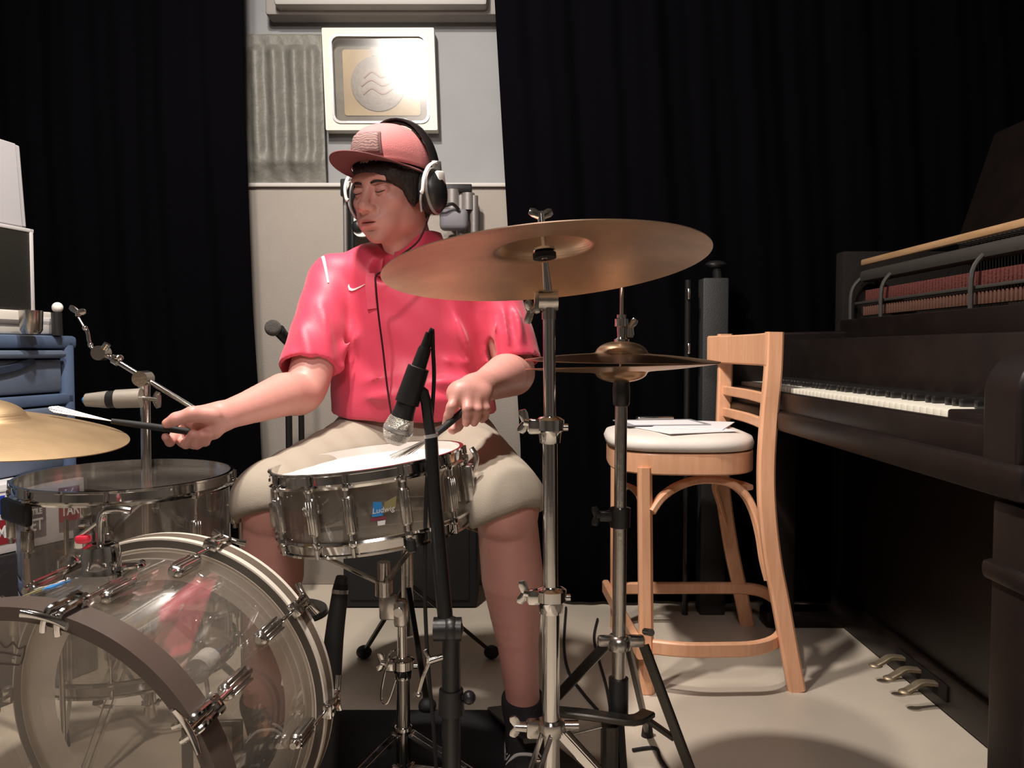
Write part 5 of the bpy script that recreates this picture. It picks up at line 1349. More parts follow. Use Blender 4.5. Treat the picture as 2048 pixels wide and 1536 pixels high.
# floor cables
def cable(pts, r, label):
    b = MB(); b.tube(pts, r, 7, smooth=6); tag(b.build('floor_cable', blackrubber), label, 'cable')
def fl(px, py, z=0.0045):
    r = P(px, py, 1)-V((0, 0, CAMZ)); t = (z-CAMZ)/r.z; return r*t+V((0, 0, CAMZ))
cable([fl(1132, 1215), fl(1128, 1290), fl(1138, 1345), fl(1165, 1385), fl(1195, 1420)], 0.0040, 'thin dark cable running over the floor right of the drummer\'s shin')
cable([fl(1195, 1238), fl(1188, 1275), fl(1198, 1320), fl(1212, 1370), fl(1222, 1425)], 0.0040, 'dark cable curving on the floor left of the hi-hat stand')
cable([fl(1265, 1500), fl(1310, 1496), fl(1322, 1520), fl(1350, 1560)], 0.0040, 'dark cable on the pale floor behind the hi-hat stand leg')
# ------------------------------------------------------------------ the drummer
A3 = lambda v: np.array([v.x, v.y, v.z])
hipR, hipL = P(765, 905, 2.02), P(893, 905, 2.02)
kneeR, kneeL = P(548, 1008, 1.60), P(1012, 1012, 1.56)
ankR, ankL = P(522, 1405, 1.64), P(1046, 1402, 1.66)
shR, shL = P(668, 562, 1.93), P(985, 578, 1.93)
elR, elL = P(610, 777, 1.79), P(1030, 742, 1.90)
wrR, wrL = P(440, 834, 1.53), P(960, 776, 1.635)
neck0 = P(822, 515, 1.95)
HEADC = P(785, 381, 1.87)
yaw, pit = math.radians(28), math.radians(9)
f0 = V((-math.sin(yaw), -math.cos(yaw), 0)); sd = V((math.cos(yaw), -math.sin(yaw), 0))
fw = (f0*math.cos(pit) - V((0, 0, 1))*math.sin(pit)).normalized(); upv = sd.cross(fw) if sd.cross(fw).z > 0 else fw.cross(sd)
upv.normalize()
roll = math.radians(-2)
def H(u, v, w_): return HEADC + sd*u + fw*v + upv*w_
HAX = [sd, fw, upv]

me_parts = []
# --- head and neck
lo = HEADC-V((0.13, 0.17, 0.24)); hi = HEADC+V((0.15, 0.16, 0.17))
S = SDF(lo, hi, 0.0022)
def e(u, v, w_, r, k=0.02, op='add'): S.ell(H(u, v, w_), r, HAX, k, op)
e(0, -0.012, 0.030, (0.076, 0.098, 0.090))
e(0, 0.034, -0.030, (0.060, 0.060, 0.080), 0.02)
e(0, 0.048, -0.080, (0.039, 0.042, 0.034), 0.02)
e(0, 0.077, -0.102, (0.020, 0.016, 0.015), 0.02)
for s in (-1, 1):
    e(s*0.046, 0.006, -0.062, (0.015, 0.032, 0.028), 0.03)
    e(s*0.042, 0.062, -0.026, (0.020, 0.019, 0.015), 0.02)
    e(s*0.028, 0.068, -0.060, (0.020, 0.020, 0.026), 0.02)
e(0, 0.083, 0.024, (0.050, 0.014, 0.012), 0.022)
for s in (-1, 1): e(s*0.030, 0.102, 0.000, (0.020, 0.015, 0.0125), 0.014, 'sub')
S.cap(A3(H(0, 0.088, 0.012)), A3(H(0, 0.113, -0.032)), 0.0072, 0.0105, 0.014)
e(0, 0.114, -0.036, (0.0125, 0.0115, 0.0105), 0.009)
for s in (-1, 1):
    e(s*0.0125, 0.104, -0.040, (0.0085, 0.0105, 0.0080), 0.007)
    e(s*0.0065, 0.108, -0.0465, (0.0035, 0.005, 0.0030), 0.003, 'sub')
    e(s*0.0305, 0.081, -0.001, (0.0160, 0.0130, 0.0125), 0.005)
    e(s*0.0305, 0.093, 0.0125, (0.017, 0.006, 0.0016), 0.004, 'sub')
    e(s*0.0305, 0.0945, -0.0045, (0.0125, 0.0045, 0.0011), 0.0025, 'sub')
e(0, 0.080, -0.070, (0.034, 0.024, 0.024), 0.022)
e(0, 0.0995, -0.0655, (0.024, 0.0085, 0.0052), 0.008)
e(0, 0.0985, -0.0770, (0.020, 0.0085, 0.0062), 0.008)
e(0, 0.1085, -0.0712, (0.0265, 0.0105, 0.0013), 0.003, 'sub')
e(0, 0.100, -0.0885, (0.020, 0.007, 0.0045), 0.008, 'sub')
for s in (-1, 1):
    e(s*0.083, -0.006, -0.010, (0.008, 0.018, 0.030), 0.006)
S.cap(A3(H(0, -0.028, -0.055)), A3(neck0+V((0.0, 0.01, -0.02))), 0.054, 0.062, 0.02)
S.cap(A3(H(0.0, 0.016, -0.10)), A3(neck0+V((-0.01, -0.028, -0.03))), 0.028, 0.040, 0.02)
co, q = S.mesh(); me_parts.append((co, q, 1))

# --- torso core (under the shirt), arms with hands, legs
S = SDF((-0.55, 1.62, 0.42), (0.22, 2.22, 1.17), 0.008)
belly = P(828, 800, 1.97); chest = P(826, 650, 1.965)
S.ell(A3(belly), (0.130, 0.090, 0.14), None, 0.03); S.ell(A3(chest), (0.130, 0.080, 0.15), None, 0.03)
for s, h_ in ((shR, -1), (shL, 1)): S.cap(A3(neck0-V((0, 0, .05))), A3(s), 0.045, 0.042, 0.02)
S.cap(A3(neck0-V((0, 0, .10))), A3(neck0+V((0, 0, .02))), 0.060, 0.052, 0.02)
S.cap(A3(hipR), A3(hipL), 0.08, 0.08, 0.02); S.cap(A3(hipR), A3(belly), 0.08, 0.08, 0.02)
co, q = S.mesh(); me_parts.append((co, q, 1))

def finger(S, pts, r0, r1, k=0.004):
    n = len(pts)-1
    for i in range(n):
        a, b_ = pts[i], pts[i+1]
        ra, rb = r0+(r1-r0)*i/n, r0+(r1-r0)*(i+1)/n
        S.cap(A3(a), A3(b_), ra, rb, k if i else 0.010)
# right arm + hand (left in the photo)
S = SDF((-0.62, 1.38, 0.60), (-0.26, 1.98, 0.98), 0.0026)
S = SDF((min(wrR.x, elR.x)-0.14, 1.40, 0.66), (shR.x+0.06, 2.0, 1.06), 0.0028)
S.chain([shR, shR.lerp(elR, .5), elR, elR.lerp(wrR, .28)+V((0, 0, .002)), elR.lerp(wrR, .70), wrR], [0.046, 0.050, 0.0475, 0.0470, 0.0335, 0.0250])
pc = P(408, 844, 1.515)
pd = (P(380, 850, 1.49)-wrR).normalized()
S.cap(A3(wrR), A3(P(400, 842, 1.525)), 0.0255, 0.0300, 0.02, flat=((0, 0, 1), 1.0))
S.cap(A3(P(418, 846, 1.535)), A3(P(388, 846, 1.545)), 0.026, 0.022, 0.015)
S.cap(A3(P(425, 860, 1.51)), A3(P(400, 856, 1.52)), 0.019, 0.018, 0.012)
# thumb along the handle
finger(S, [P(425, 832, 1.495), P(385, 828, 1.475), P(352, 838, 1.468), P(334, 847, 1.470)], 0.0165, 0.0095, 0.006)
# index, middle, ring, little
finger(S, [P(385, 848, 1.552), P(352, 868, 1.538), P(340, 884, 1.508), P(331, 874, 1.488)], 0.0110, 0.0078)
finger(S, [P(394, 852, 1.556), P(366, 884, 1.535), P(372, 888, 1.502), P(386, 868, 1.484)], 0.0108, 0.0088)
finger(S, [P(404, 856, 1.556), P(388, 888, 1.535), P(394, 889, 1.500), P(403, 868, 1.484)], 0.0104, 0.0085)
finger(S, [P(416, 858, 1.552), P(408, 882, 1.530), P(411, 884, 1.503), P(415, 868, 1.490)], 0.0094, 0.0076)
co, q = S.mesh(); me_parts.append((co, q, 1))
# left arm + hand (right in the photo)
S = SDF((wrL.x-0.10, 1.46, 0.68), (elL.x+0.085, 2.0, 1.06), 0.0028)
S.chain([shL, shL.lerp(elL, .5), elL, elL.lerp(wrL, .30), elL.lerp(wrL, .74), wrL], [0.046, 0.048, 0.0475, 0.0500, 0.0370, 0.0290])
pk = P(934, 792, 1.575)
S.cap(A3(wrL), A3(P(930, 786, 1.585)), 0.0280, 0.0265, 0.02)
S.cap(A3(P(915, 788, 1.580)), A3(P(960, 794, 1.590)), 0.0215, 0.0200, 0.02)
S.cap(A3(P(945, 778, 1.61)), A3(P(958, 790, 1.60)), 0.026, 0.022, 0.02)
finger(S, [P(914, 792, 1.568), P(903, 814, 1.552), P(897, 832, 1.556), P(892, 848, 1.566)], 0.0115, 0.0082)
finger(S, [P(936, 798, 1.565), P(935, 818, 1.548), P(934, 834, 1.556), P(932, 846, 1.572)], 0.0112, 0.0084)
finger(S, [P(953, 800, 1.572), P(955, 820, 1.558), P(953, 836, 1.568), P(948, 846, 1.582)], 0.0106, 0.0080)
finger(S, [P(968, 800, 1.585), P(972, 818, 1.574), P(970, 832, 1.584), P(964, 840, 1.596)], 0.0095, 0.0072)
finger(S, [P(935, 812, 1.605), P(922, 838, 1.600), P(914, 852, 1.592), P(905, 860, 1.584)], 0.0145, 0.0095, 0.006)
co, q = S.mesh(); me_parts.append((co, q, 1))
# legs
def leg(hip, kn, an, toe, h=0.0045):
    lo = np.minimum(np.minimum(A3(hip), A3(kn)), A3(an))-0.14; hi = np.maximum(np.maximum(A3(hip), A3(kn)), A3(an))+0.14
    lo[2] = 0.0
    S = SDF(lo, hi, h)
    c1 = kn.lerp(an, 0.36)+V((0, 0.020, 0))
    S.chain([hip, hip.lerp(kn, .5), kn.lerp(hip, .12)], [0.070, 0.068, 0.062])
    S.ell(A3(kn+V((0, -0.006, -0.004))), (0.060, 0.060, 0.064), None, 0.02)
    S.chain([kn, c1, kn.lerp(an, .70)+V((0, .008, 0)), an], [0.058, 0.0635, 0.043, 0.034], 0.02)
    S.chain([an, an+V((0, 0.004, -0.05))], [0.033, 0.026], 0.01)
    co, q = S.mesh(); me_parts.append((co, q, 1))
heelR, toeR = V((ankR.x+0.01, 1.70, 0.07)), V((-0.47, 1.46, 0.085))
heelL, toeL = P(1052, 1485, 1.70), P(1048, 1592, 1.47)
leg(hipR, kneeR, ankR, toeR); leg(hipL, kneeL, ankL, toeL)

# merge to the one body mesh
off = 0; Cs = []; Qs = []
for co, q, sm_ in me_parts:
    Cs.append(co); Qs.append(q+off); off += len(co)
co = np.concatenate(Cs); qd = np.concatenate(Qs)
me, co = np_mesh('person', co, qd, 2)
# skin tint: lips, cheeks, stubble, knuckles - real colour of the skin
base = np.array([0.60, 0.29, 0.245]); lipc = np.array([0.44, 0.14, 0.13]); stub = np.array([0.36, 0.20, 0.165]); chk = np.array([0.60, 0.25, 0.20])
col = np.tile(base, (len(co), 1))
rel = co-A3(HEADC); U = rel@A3(sd); Vv = rel@A3(fw); Ww = rel@A3(upv)
def blend(maskv, c):
    global col
    m = np.clip(maskv, 0, 1)[:, None]; col = col*(1-m)+c*m
inh = (np.abs(U) < 0.1) & (Vv > 0.02) & (np.abs(Ww) < 0.14)
blend(np.where(inh, 0.25*np.exp(-((np.abs(U)-0.042)/0.02)**2-((Ww+0.035)/0.022)**2), 0), chk)
blend(np.where(inh & (Vv > .085), 0.25*np.exp(-(U/0.014)**2-((Ww+0.036)/0.014)**2), 0), chk)
blend(np.where(inh, 0.45*np.clip(np.exp(-(U/0.030)**2-((Ww+0.100)/0.018)**2)+0.7*np.exp(-(U/0.020)**2-((Ww+0.0555)/0.005)**2), 0, 1), 0), stub)
blend(np.where(inh & (Vv > .07), 1.0*np.clip(1.6-((U/0.0235)**2+((Ww+0.0712)/0.0095)**2)*1.6, 0, 1), 0), lipc)
at = me.color_attributes.new('tint', 'FLOAT_COLOR', 'POINT')
rgba = np.concatenate([col, np.ones((len(co), 1))], 1).astype(np.float32)
at.data.foreach_set('color', rgba.ravel())
person = link(me, 'person', skin_m, None, origin=(hipR.x*.5+hipL.x*.5, 2.05, 0.0))
tag(person, 'person in a coral red polo shirt, khaki shorts, pink cap and headphones seated drumming', 'person')

# --- face details
b = MB()
for s in (-1, 1):
    b = MB(); b.tube([H(s*0.0185, 0.0905, -0.0045), H(s*0.0245, 0.0948, -0.0068), H(s*0.0305, 0.0958, -0.0078), H(s*0.037, 0.0932, -0.0068), H(s*0.0435, 0.0872, -0.0040)], [0.0005, 0.0011, 0.0013, 0.0012, 0.0007], 6, smooth=4); b.build('eyelashes', hair_m, person)
    b = MB(); b.tube([H(s*0.013, 0.0965, 0.0135), H(s*0.022, 0.0975, 0.0155), H(s*0.032, 0.0940, 0.0162), H(s*0.042, 0.0860, 0.0145), H(s*0.050, 0.0760, 0.0110)], [(0.0022, 0.0014), (0.0030, 0.0016), (0.0028, 0.0016), (0.0020, 0.0012), (0.0012, 0.0008)], 8, smooth=5, flat=upv); b.build('eyebrow', hair_m, person)
# --- hair: shell over the cranium, visible below the cap at temple and nape
S = SDF(HEADC-V((0.14, 0.16, 0.16)), HEADC+V((0.16, 0.16, 0.16)), 0.003)
S.ell(H(0, -0.018, 0.030), (0.0835, 0.103, 0.092), HAX, 0.01)
for s in (-1, 1):
    S.ell(H(s*0.070, 0.020, 0.005), (0.014, 0.030, 0.040), HAX, 0.015)
    S.ell(H(s*0.071, 0.024, -0.016), (0.0065, 0.011, 0.028), HAX, 0.010)
S.ell(H(0, -0.060, -0.040), (0.060, 0.040, 0.045), HAX, 0.02)
S.ell(H(0.008, 0.074, 0.042), (0.058, 0.021, 0.013), HAX, 0.012)
S.ell(H(0.040, 0.072, 0.030), (0.034, 0.018, 0.018), HAX, 0.012)
S.ell(H(0.062, 0.048, 0.022), (0.016, 0.024, 0.020), HAX, 0.012)
S.ell(H(0, 0.10, -0.062), (0.060, 0.085, 0.080), HAX, 0.012, 'sub')
S.warp(lambda X, Y, Z: 0.0012*np.sin(X*420+Z*60)*np.sin(Y*360)+0*Z)
co, q = S.mesh(); me, _ = np_mesh('hair', co, q, 1); link(me, 'hair', hair_m, person)

# --- cap
cap_o = thing('baseball_cap', 'dusty pink flat-brimmed baseball cap with printed square patch on the drummer\'s head', 'cap', H(0, 0, 0.05))
def capS(u, v):     # u angle 0..1, v 0 rim..1 crown
    a = u*2*PI; t = v*PI/2
    ex = 0.80
    rr = math.cos(t)**ex; zz = math.sin(t)**0.92
    x = 0.0865*rr*math.cos(a); y = 0.106*rr*math.sin(a)
    if math.sin(a) > 0: zz2 = zz*0.100+0.006*(1-v)*0
    z = 0.040 + 0.104*zz
    if math.sin(a) > 0.2 and 0.1 < v < 0.95: y += 0.006*math.sin(PI*v)
    sg = abs(math.sin(a*3))   # six panels
    k = 1-0.006*max(0, 1-sg*7)
    tilt = 0.22*y*(1-0.55*v)
    return H(x*k, y*k-0.012, z + tilt)
b = MB(); b.grid(capS, 96, 26, closed_u=True); b.build('crown', cap_m, cap_o, solid=0.003, angle=80)
b = MB()
def brimS(u, v):
    a = math.radians(8+164*u); x0 = 0.0865*math.cos(a); y0 = 0.106*math.sin(a)
    ext = 0.082*math.sin(PI*u)**0.55
    x = x0*(1+0.06*v); y = y0 + ext*v
    z = 0.041 - 0.020*(abs(x)/0.09)**2*0.45 - 0.004*v + 0.03*y*0
    return H(x, y-0.010, z+0.22*y)
b.grid(brimS, 48, 14); b.build('brim', brim_m, cap_o, solid=0.0035, angle=80)
b = MB(); b.grid(lambda u, v: V(capS(0.25+(-0.082+0.164*u), 0.055+0.36*v))+ (capS(0.25+(-0.082+0.164*u), 0.055+0.36*v)-H(0, -0.012, 0.06)).normalized()*0.0032, 16, 12); pe = b.build('patch_border', patch_edge, cap_o, solid=0.001, angle=80)
b = MB(); b.grid(lambda u, v: V(capS(0.25+(-0.082+0.164*(0.06+.88*u)), 0.055+0.36*(0.08+.84*v)))+ (capS(0.25+(-0.082+0.164*(0.06+.88*u)), 0.055+0.36*(0.08+.84*v))-H(0, -0.012, 0.06)).normalized()*0.0046, 16, 12); b.build('patch', patch_m, cap_o, solid=0.001, angle=80)
MB().sphere(H(0, -0.012, 0.1455), 0.007, 14, sc=(1, 1, .5)).build('button', cap_m, cap_o)

# --- headphones
hpn = thing('headphones', 'black over-ear headphones with white yokes worn over the cap', 'headphones', H(0, 0, 0.14))
band = []
for i in range(25):
    a = math.radians(-4+188*i/24); band.append(H(0.1035*math.cos(a), -0.030-0.006*math.sin(a), 0.034+0.126*math.sin(a)))
b = MB(); n = len(band); vs = []
b.tube(band, [(0.0045, 0.018)]*n, 14, flat=sd); b.build('headband', mat('gloss_black_band', (0.012, 0.010, 0.010), 0.22, bump=0.02), hpn)
b = MB(); pad = [H(0.0975*math.cos(math.radians(a)), -0.030-0.006*math.sin(math.radians(a)), 0.034+0.118*math.sin(math.radians(a))) for a in range(40, 141, 10)]
b.tube(pad, [(0.004, 0.014)]*len(pad), 12, flat=sd); b.build('headband_pad', blackcloth, hpn)
for s in (1, -1):
    ce = H(s*0.094, -0.012, -0.012)
    CMx = frame_mat(ce, sd*s+upv*0.05, upv)
    k = Matrix.Diagonal((1.42, 1.0, 1, 1))
    b = MB(); b.lathe([(0.018, -0.014), (0.030, -0.014), (0.035, -0.006), (0.033, 0.001)], CMx@k, 32, cap=False); b.build('ear_pad', blackrubber, hpn)
    b = MB(); b.lathe([(0.034, -0.001), (0.037, 0.006), (0.035, 0.018), (0.028, 0.030), (0.016, 0.036), (0, 0.037)], CMx@k, 32); cup = b.build('ear_cup', blackplastic, hpn)
    b = MB(); b.lathe([(0.0355, 0.010), (0.0375, 0.013), (0.0350, 0.018)], CMx@k, 32, cap=False); b.build('cup_ring', grey_metal, cup)
    b = MB(); b.box((0.026, -0.004, 0.030), (0.034, 0.030, 0.012), M=CMx, bev=0.005); b.build('white_shoulder', white_pl, cup)
    b = MB(); b.box((-0.028, -0.006, 0.026), (0.016, 0.014, 0.012), M=CMx, bev=0.004); b.build('orange_mark', orange_pl, cup)
    fy = 1 if s > 0 else -1
    b = MB(); b.tube([H(s*0.1055, -0.030, 0.050), H(s*0.112, -0.016, 0.052), H(s*0.113, 0.012, 0.042), H(s*0.111, 0.032, 0.018), H(s*0.108, 0.037, -0.008), H(s*0.104, 0.036, -0.014)], [(0.0035, 0.0035), (0.003, 0.006), (0.003, 0.0055), (0.003, 0.0042), (0.003, 0.0042), (0.004, 0.005)], 10, smooth=5); b.build('white_yoke', white_pl, hpn)
    b = MB(); b.tube([H(s*0.104, 0.033, -0.010), H(s*0.100, 0.037, -0.030), H(s*0.094, 0.028, -0.055)], 0.0026, 8, smooth=5); b.build('yoke_wire', silver_pl, hpn)
    b = MB(); b.box((0, 0, 0), (0.012, 0.030, 0.034), M=frame_mat(H(s*0.106, -0.030, 0.040), sd*s, upv) @ Matrix.Rotation(PI/2, 4, 'Y'), bev=0.003); b.build('slider', silver_pl, hpn)

# --- headphone cord
ce = H(0.094, 0.0, -0.065)
cord = [ce, P(838, 480, 1.80), P(800, 512, 1.785), P(768, 540, 1.785), P(752, 552, 1.785), P(752, 575, 1.775), P(757, 630, 1.775), P(766, 700, 1.785), P(774, 770, 1.79), P(784, 835, 1.775), P(792, 870, 1.76)]
b = MB(); b.tube(cord, 0.0022, 8, smooth=6); tag(b.build('headphone_cord', mat('dark_maroon_cord', (0.03, 0.005, 0.008), 0.85, spec=0.2, bump=0.02)), 'thin dark headphone cord hanging down the front of the red shirt', 'cord')

# --- polo shirt
S = SDF((-0.57, 1.68, 0.60), (0.20, 2.18, 1.19), 0.0045)
belly = P(826, 790, 1.955); chest = P(822, 640, 1.955)
for yy, xa, xb, rr in ((850, 758, 900, .112), (800, 758, 898, .112), (745, 755, 895, .110), (680, 752, 898, .106)):
    S.cap(A3(P(xa, yy, 1.965)), A3(P(xb, yy, 1.965)), rr, rr, 0.03)
S.ell(A3(P(828, 790, 1.925)), (0.13, 0.115, 0.11), None, 0.04)
S.ell(A3(chest), (0.175, 0.115, 0.15), None, 0.05)
S.cap(A3(P(760, 560, 1.94)), A3(P(900, 565, 1.94)), 0.085, 0.085, 0.06)
for s_, out in ((shR, -1), (shL, 1)):
    S.cap(A3(neck0+V((0.02*out, 0.005, -0.030))), A3(s_+V((-0.010*out, 0, 0.012))), 0.058, 0.050, 0.045)
S.cap(A3(neck0-V((0, 0, .06))), A3(neck0+V((0, 0.004, 0.012))), 0.085, 0.070, 0.03)
S2 = SDF((-0.57, 1.68, 0.60), (0.20, 2.18, 1.19), 0.0045)
def sleeve(sh, el, t1, r0, r1, rin):
    d = (el-sh); e_ = sh+d*t1
    S2.cap(A3(sh), A3(e_+d.normalized()*0.05), r0, r1, 0.035)
    return e_, d.normalized()
eR, dR = sleeve(shR, P(604, 775, 1.795), 0.84, 0.062, 0.066, 0)
eL, dL = sleeve(shL, elL+V((0.004, 0, 0)), 0.90, 0.062, 0.068, 0)
# cuffs: cut square and hollow
def cuff(e_, d, n):
    S2.cut(A3(e_), A3(n), 0.002, A3(e_)-0.115, A3(e_)+0.115)
cuff(eR, dR, (P(560, 800, 1.74)-P(600, 640, 1.86)).normalized()*1.0+V((0.10, 0, 0)))
cuff(eL, dL, V((0.12, -0.30, -1.0)))
S2.cap(A3(eR-dR*0.03), A3(eR+dR*0.08), 0.055, 0.059, 0.002, 'sub'); S2.cap(A3(eL-dL*0.03), A3(eL+dL*0.08), 0.057, 0.060, 0.002, 'sub')
S.union(S2, 0.018)
# hem
hz = P(826, 848, 1.82)
S.cut((hz.x, 1.82, hz.z), (0, 0.13, -1), 0.003)
# neck opening
S.cap(A3(neck0+V((0, 0, -0.02))), A3(H(0, -0.02, -0.03)), 0.066, 0.064, 0.008, 'sub')
S.ell(A3(P(764, 535, 1.845)), (0.028, 0.035, 0.032), None, 0.01, 'sub')
# folds
def bump(X, Y, Z, a, b_, wdt, amp):
    a = A3(a); b_ = A3(b_); ab = b_-a; L2 = ab.dot(ab)
    t = np.clip(((X-a[0])*ab[0]+(Y-a[1])*ab[1]+(Z-a[2])*ab[2])/L2, 0, 1)
    d2 = (X-a[0]-t*ab[0])**2+(Y-a[1]-t*ab[1])**2+(Z-a[2]-t*ab[2])**2
    return -amp*np.exp(-d2/wdt**2)*np.sin(np.pi*np.clip(t*0.9+0.05, 0, 1))
folds = [
 ((672, 745, 1.84), (760, 715, 1.81), .010, .010), ((690, 770, 1.83), (790, 742, 1.81), .009, .008), ((680, 735, 1.84), (720, 640, 1.83), .010, .008),
 ((700, 800, 1.83), (800, 790, 1.80), .010, .006), ((690, 760, 1.83), (750, 752, 1.81), .006, -.007),
 ((955, 745, 1.85), (900, 600, 1.83), .012, .010), ((960, 735, 1.86), (850, 705, 1.81), .010, .008), ((950, 770, 1.86), (850, 760, 1.80), .010, .009), ((940, 800, 1.86), (840, 800, 1.80), .010, .006),
 ((975, 755, 1.87), (965, 620, 1.86), .010, -.014), ((930, 750, 1.85), (880, 640, 1.82), .009, -.006),
 ((1030, 600, 1.86), (1045, 690, 1.84), .008, .008), ((1005, 600, 1.85), (1020, 700, 1.83), .007, .007), ((985, 610, 1.85), (990, 710, 1.83), .007, .006), ((1018, 600, 1.85), (1030, 700, 1.83), .006, -.006),
 ((600, 650, 1.80), (625, 725, 1.76), .008, .007), ((640, 600, 1.82), (660, 690, 1.80), .007, .006), ((625, 725, 1.76), (665, 735, 1.78), .007, .006), ((655, 600, 1.85), (662, 720, 1.82), .008, -.010),
 ((650, 575, 1.82), (640, 640, 1.80), .006, -.005)]
for a, b_, wd, am in folds:
    a, b_ = P(*a), P(*b_)
    S.warp(lambda X, Y, Z: bump(X, Y, Z, a, b_, wd*1.5, am*1.9))
S.warp(lambda X, Y, Z: 0.0016*np.sin(X*55+Z*30)*np.sin(Z*48+Y*20+1.0))
co, q = S.mesh(); me, co_sh = np_mesh('shirt', co, q, 2); shirt = link(me, 'polo_shirt', shirt_m, person)
from mathutils.bvhtree import BVHTree
bv = BVHTree.FromPolygons([V(c) for c in co_sh.tolist()], q.tolist())
def on_surf(px, py, off=0.002):
    """point on the shirt surface found along the line towards (px, py)"""
    o = V((0, 0, CAMZ)); d = (P(px, py, 1.0)-o).normalized()
    h, n, i, dist = bv.ray_cast(o, d)
    if h is None: return P(px, py, 1.86), V((0, -1, 0))
    if n.dot(d) > 0: n = -n
    return h+n*off, n
def decal(pxs, name, m, thick=0.0012, sub=1):
    pts = [on_surf(x, y) for x, y in pxs]; b = MB()
    A_ = [b.bm.verts.new(p) for p, n in pts]; B_ = [b.bm.verts.new(p-n*thick*2) for p, n in pts]
    c = len(A_)//2
    for L, R_ in ((A_, B_),):
        for i in range(c-1):
            b._f(L[i], L[i+1], L[-2-i], L[-1-i]); b._f(R_[i], R_[i+1], R_[-2-i], R_[-1-i])
        for i in range(len(L)): b._f(L[i], L[(i+1) % len(L)], R_[(i+1) % len(L)], R_[i])
    return b.build(name, m, shirt)
sw_t = [(698, 569), (698, 574), (700, 577), (704, 578), (710, 577), (716, 575), (722, 572), (731, 568)]
sw_b = [(731, 568), (722, 573.6), (716, 577), (711, 580), (705, 582.5), (700, 582), (697, 579), (696, 573)]
decal(sw_t+sw_b[::1][0:0]+[(731, 569.0)]+sw_b[1:], 'swoosh_logo', shirt_white) if False else decal([(698, 568), (700, 575), (704, 577.5), (710, 577), (719, 573.5), (731, 568.2), (731, 568.8), (721, 575), (711, 580), (704, 582), (698.5, 580.5), (696, 573)], 'chest_logo', shirt_white)
sp_ = []
for i in range(9):
    t = i/8; p_, n_ = on_surf(646+10.5*t**0.8, 514+52*t, 0.0012); sp_.append(p_)
b = MB(); b.tube(sp_, [(0.0012, 0.0040*(1-0.5*i/8)) for i in range(9)], 10, smooth=3, flat=(0, -1, 0.35)); b.build('shoulder_stripe', shirt_white, shirt)
# collar: two folded flaps plus stand
def collar():
    b = MB()
    ctr = neck0+V((-0.002, -0.004, 0.0))
    def pt(a, r, z, lean=0): return ctr+V((math.sin(a)*r, -math.cos(a)*r, z))
    # a = 0 faces the camera; opening slightly left of it
    a0 = -0.42
    N_ = 40
    rows = []
    for i in range(N_+1):
        u = i/N_; a = a0+0.14+u*(2*PI-0.28)
        front = math.exp(-((min(u, 1-u))/0.10)**2)
        zf = 0.040-0.055*front
        row = []
        for v, (dr, dz) in enumerate(((0.0, -0.02), (0.002, 0.0), (0.003, 0.018), (0.009, 0.016), (0.016, -0.002), (0.022, -0.024-0.016*front))):
            r = 0.066+dr*(1+0.4*front)+0.010*front
            row.append(b.bm.verts.new(pt(a, r, zf+dz)))
        rows.append(row)
    for A_, B_ in zip(rows[:-1], rows[1:]):
        for k in range(len(A_)-1): b._f(A_[k], B_[k], B_[k+1], A_[k+1])
    return b.build('collar', shirt_m, shirt, solid=0.003, angle=80)
collar()
b = MB()
pts = [on_surf(x, y, 0.003) for x, y in ((740, 548), (741, 575), (743, 600), (745, 618))]
b.bar([p for p, n in pts], 0.022, 0.003, up=(0, -1, 0.1)); b.build('placket', shirt_m, shirt)
for e_, d, r, nm in ((eR, dR, 0.0655, 'sleeve_hem'), (eL, dL, 0.067, 'sleeve_hem')): pass

# --- shorts
S = SDF((-0.56, 1.40, 0.44), (0.16, 2.26, 0.80), 0.0048)
wst = P(828, 862, 1.97)
S.ell(A3(P(828, 890, 1.98)), (0.195, 0.145, 0.12), None, 0.04)
S.cap(A3(hipR), A3(hipL), 0.115, 0.115, 0.05)
S.cap(A3(hipR+V((-0.012, 0, 0))), A3(kneeR+V((0, 0.0, 0.004))), 0.118, 0.086, 0.035)
S.cap(A3(hipL+V((0.012, 0, 0))), A3(kneeL+V((0, 0.0, 0.004))), 0.118, 0.084, 0.035)
S.cap(A3(P(700, 955, 1.85)), A3(P(960, 960, 1.85)), 0.06, 0.06, 0.05)
S.cut(A3(P(828, 846, 1.97)+V((0, 0, 0.022))), (0, 0.0, 1), 0.004, (-0.50, 1.78, 0.68), (0.1, 2.2, 0.80))
# leg openings
nR = V((-0.40, -0.42, -0.75)); cR = P(545, 1040, 1.545)
nL = V((0.42, -0.42, -0.75)); cL = P(1010, 1040, 1.50)
dRr = (kneeR-hipR).normalized(); dLl = (kneeL-hipL).normalized()
S.cap(A3(kneeR-dRr*0.06), A3(kneeR+dRr*0.03+V((0, 0, -0.10))), 0.074, 0.078, 0.003, 'sub')
S.cap(A3(kneeL-dLl*0.06), A3(kneeL+dLl*0.03+V((0, 0, -0.10))), 0.074, 0.078, 0.003, 'sub')
S.cut(A3(P(545, 1034, 1.58)), A3(V((0.16, -0.45, -1.0))), 0.003, A3(kneeR)-0.16, A3(kneeR)+V((0.17, 0.15, 0.14)))
S.cut(A3(P(1010, 1040, 1.55)), A3(V((0.36, -0.40, -1.0))), 0.003, A3(kneeL)-0.16, A3(kneeL)+V((0.17, 0.15, 0.14)))
S.warp(lambda X, Y, Z: 0.0028*np.sin(X*30+Y*42)*np.sin(Y*34-Z*20+X*25))
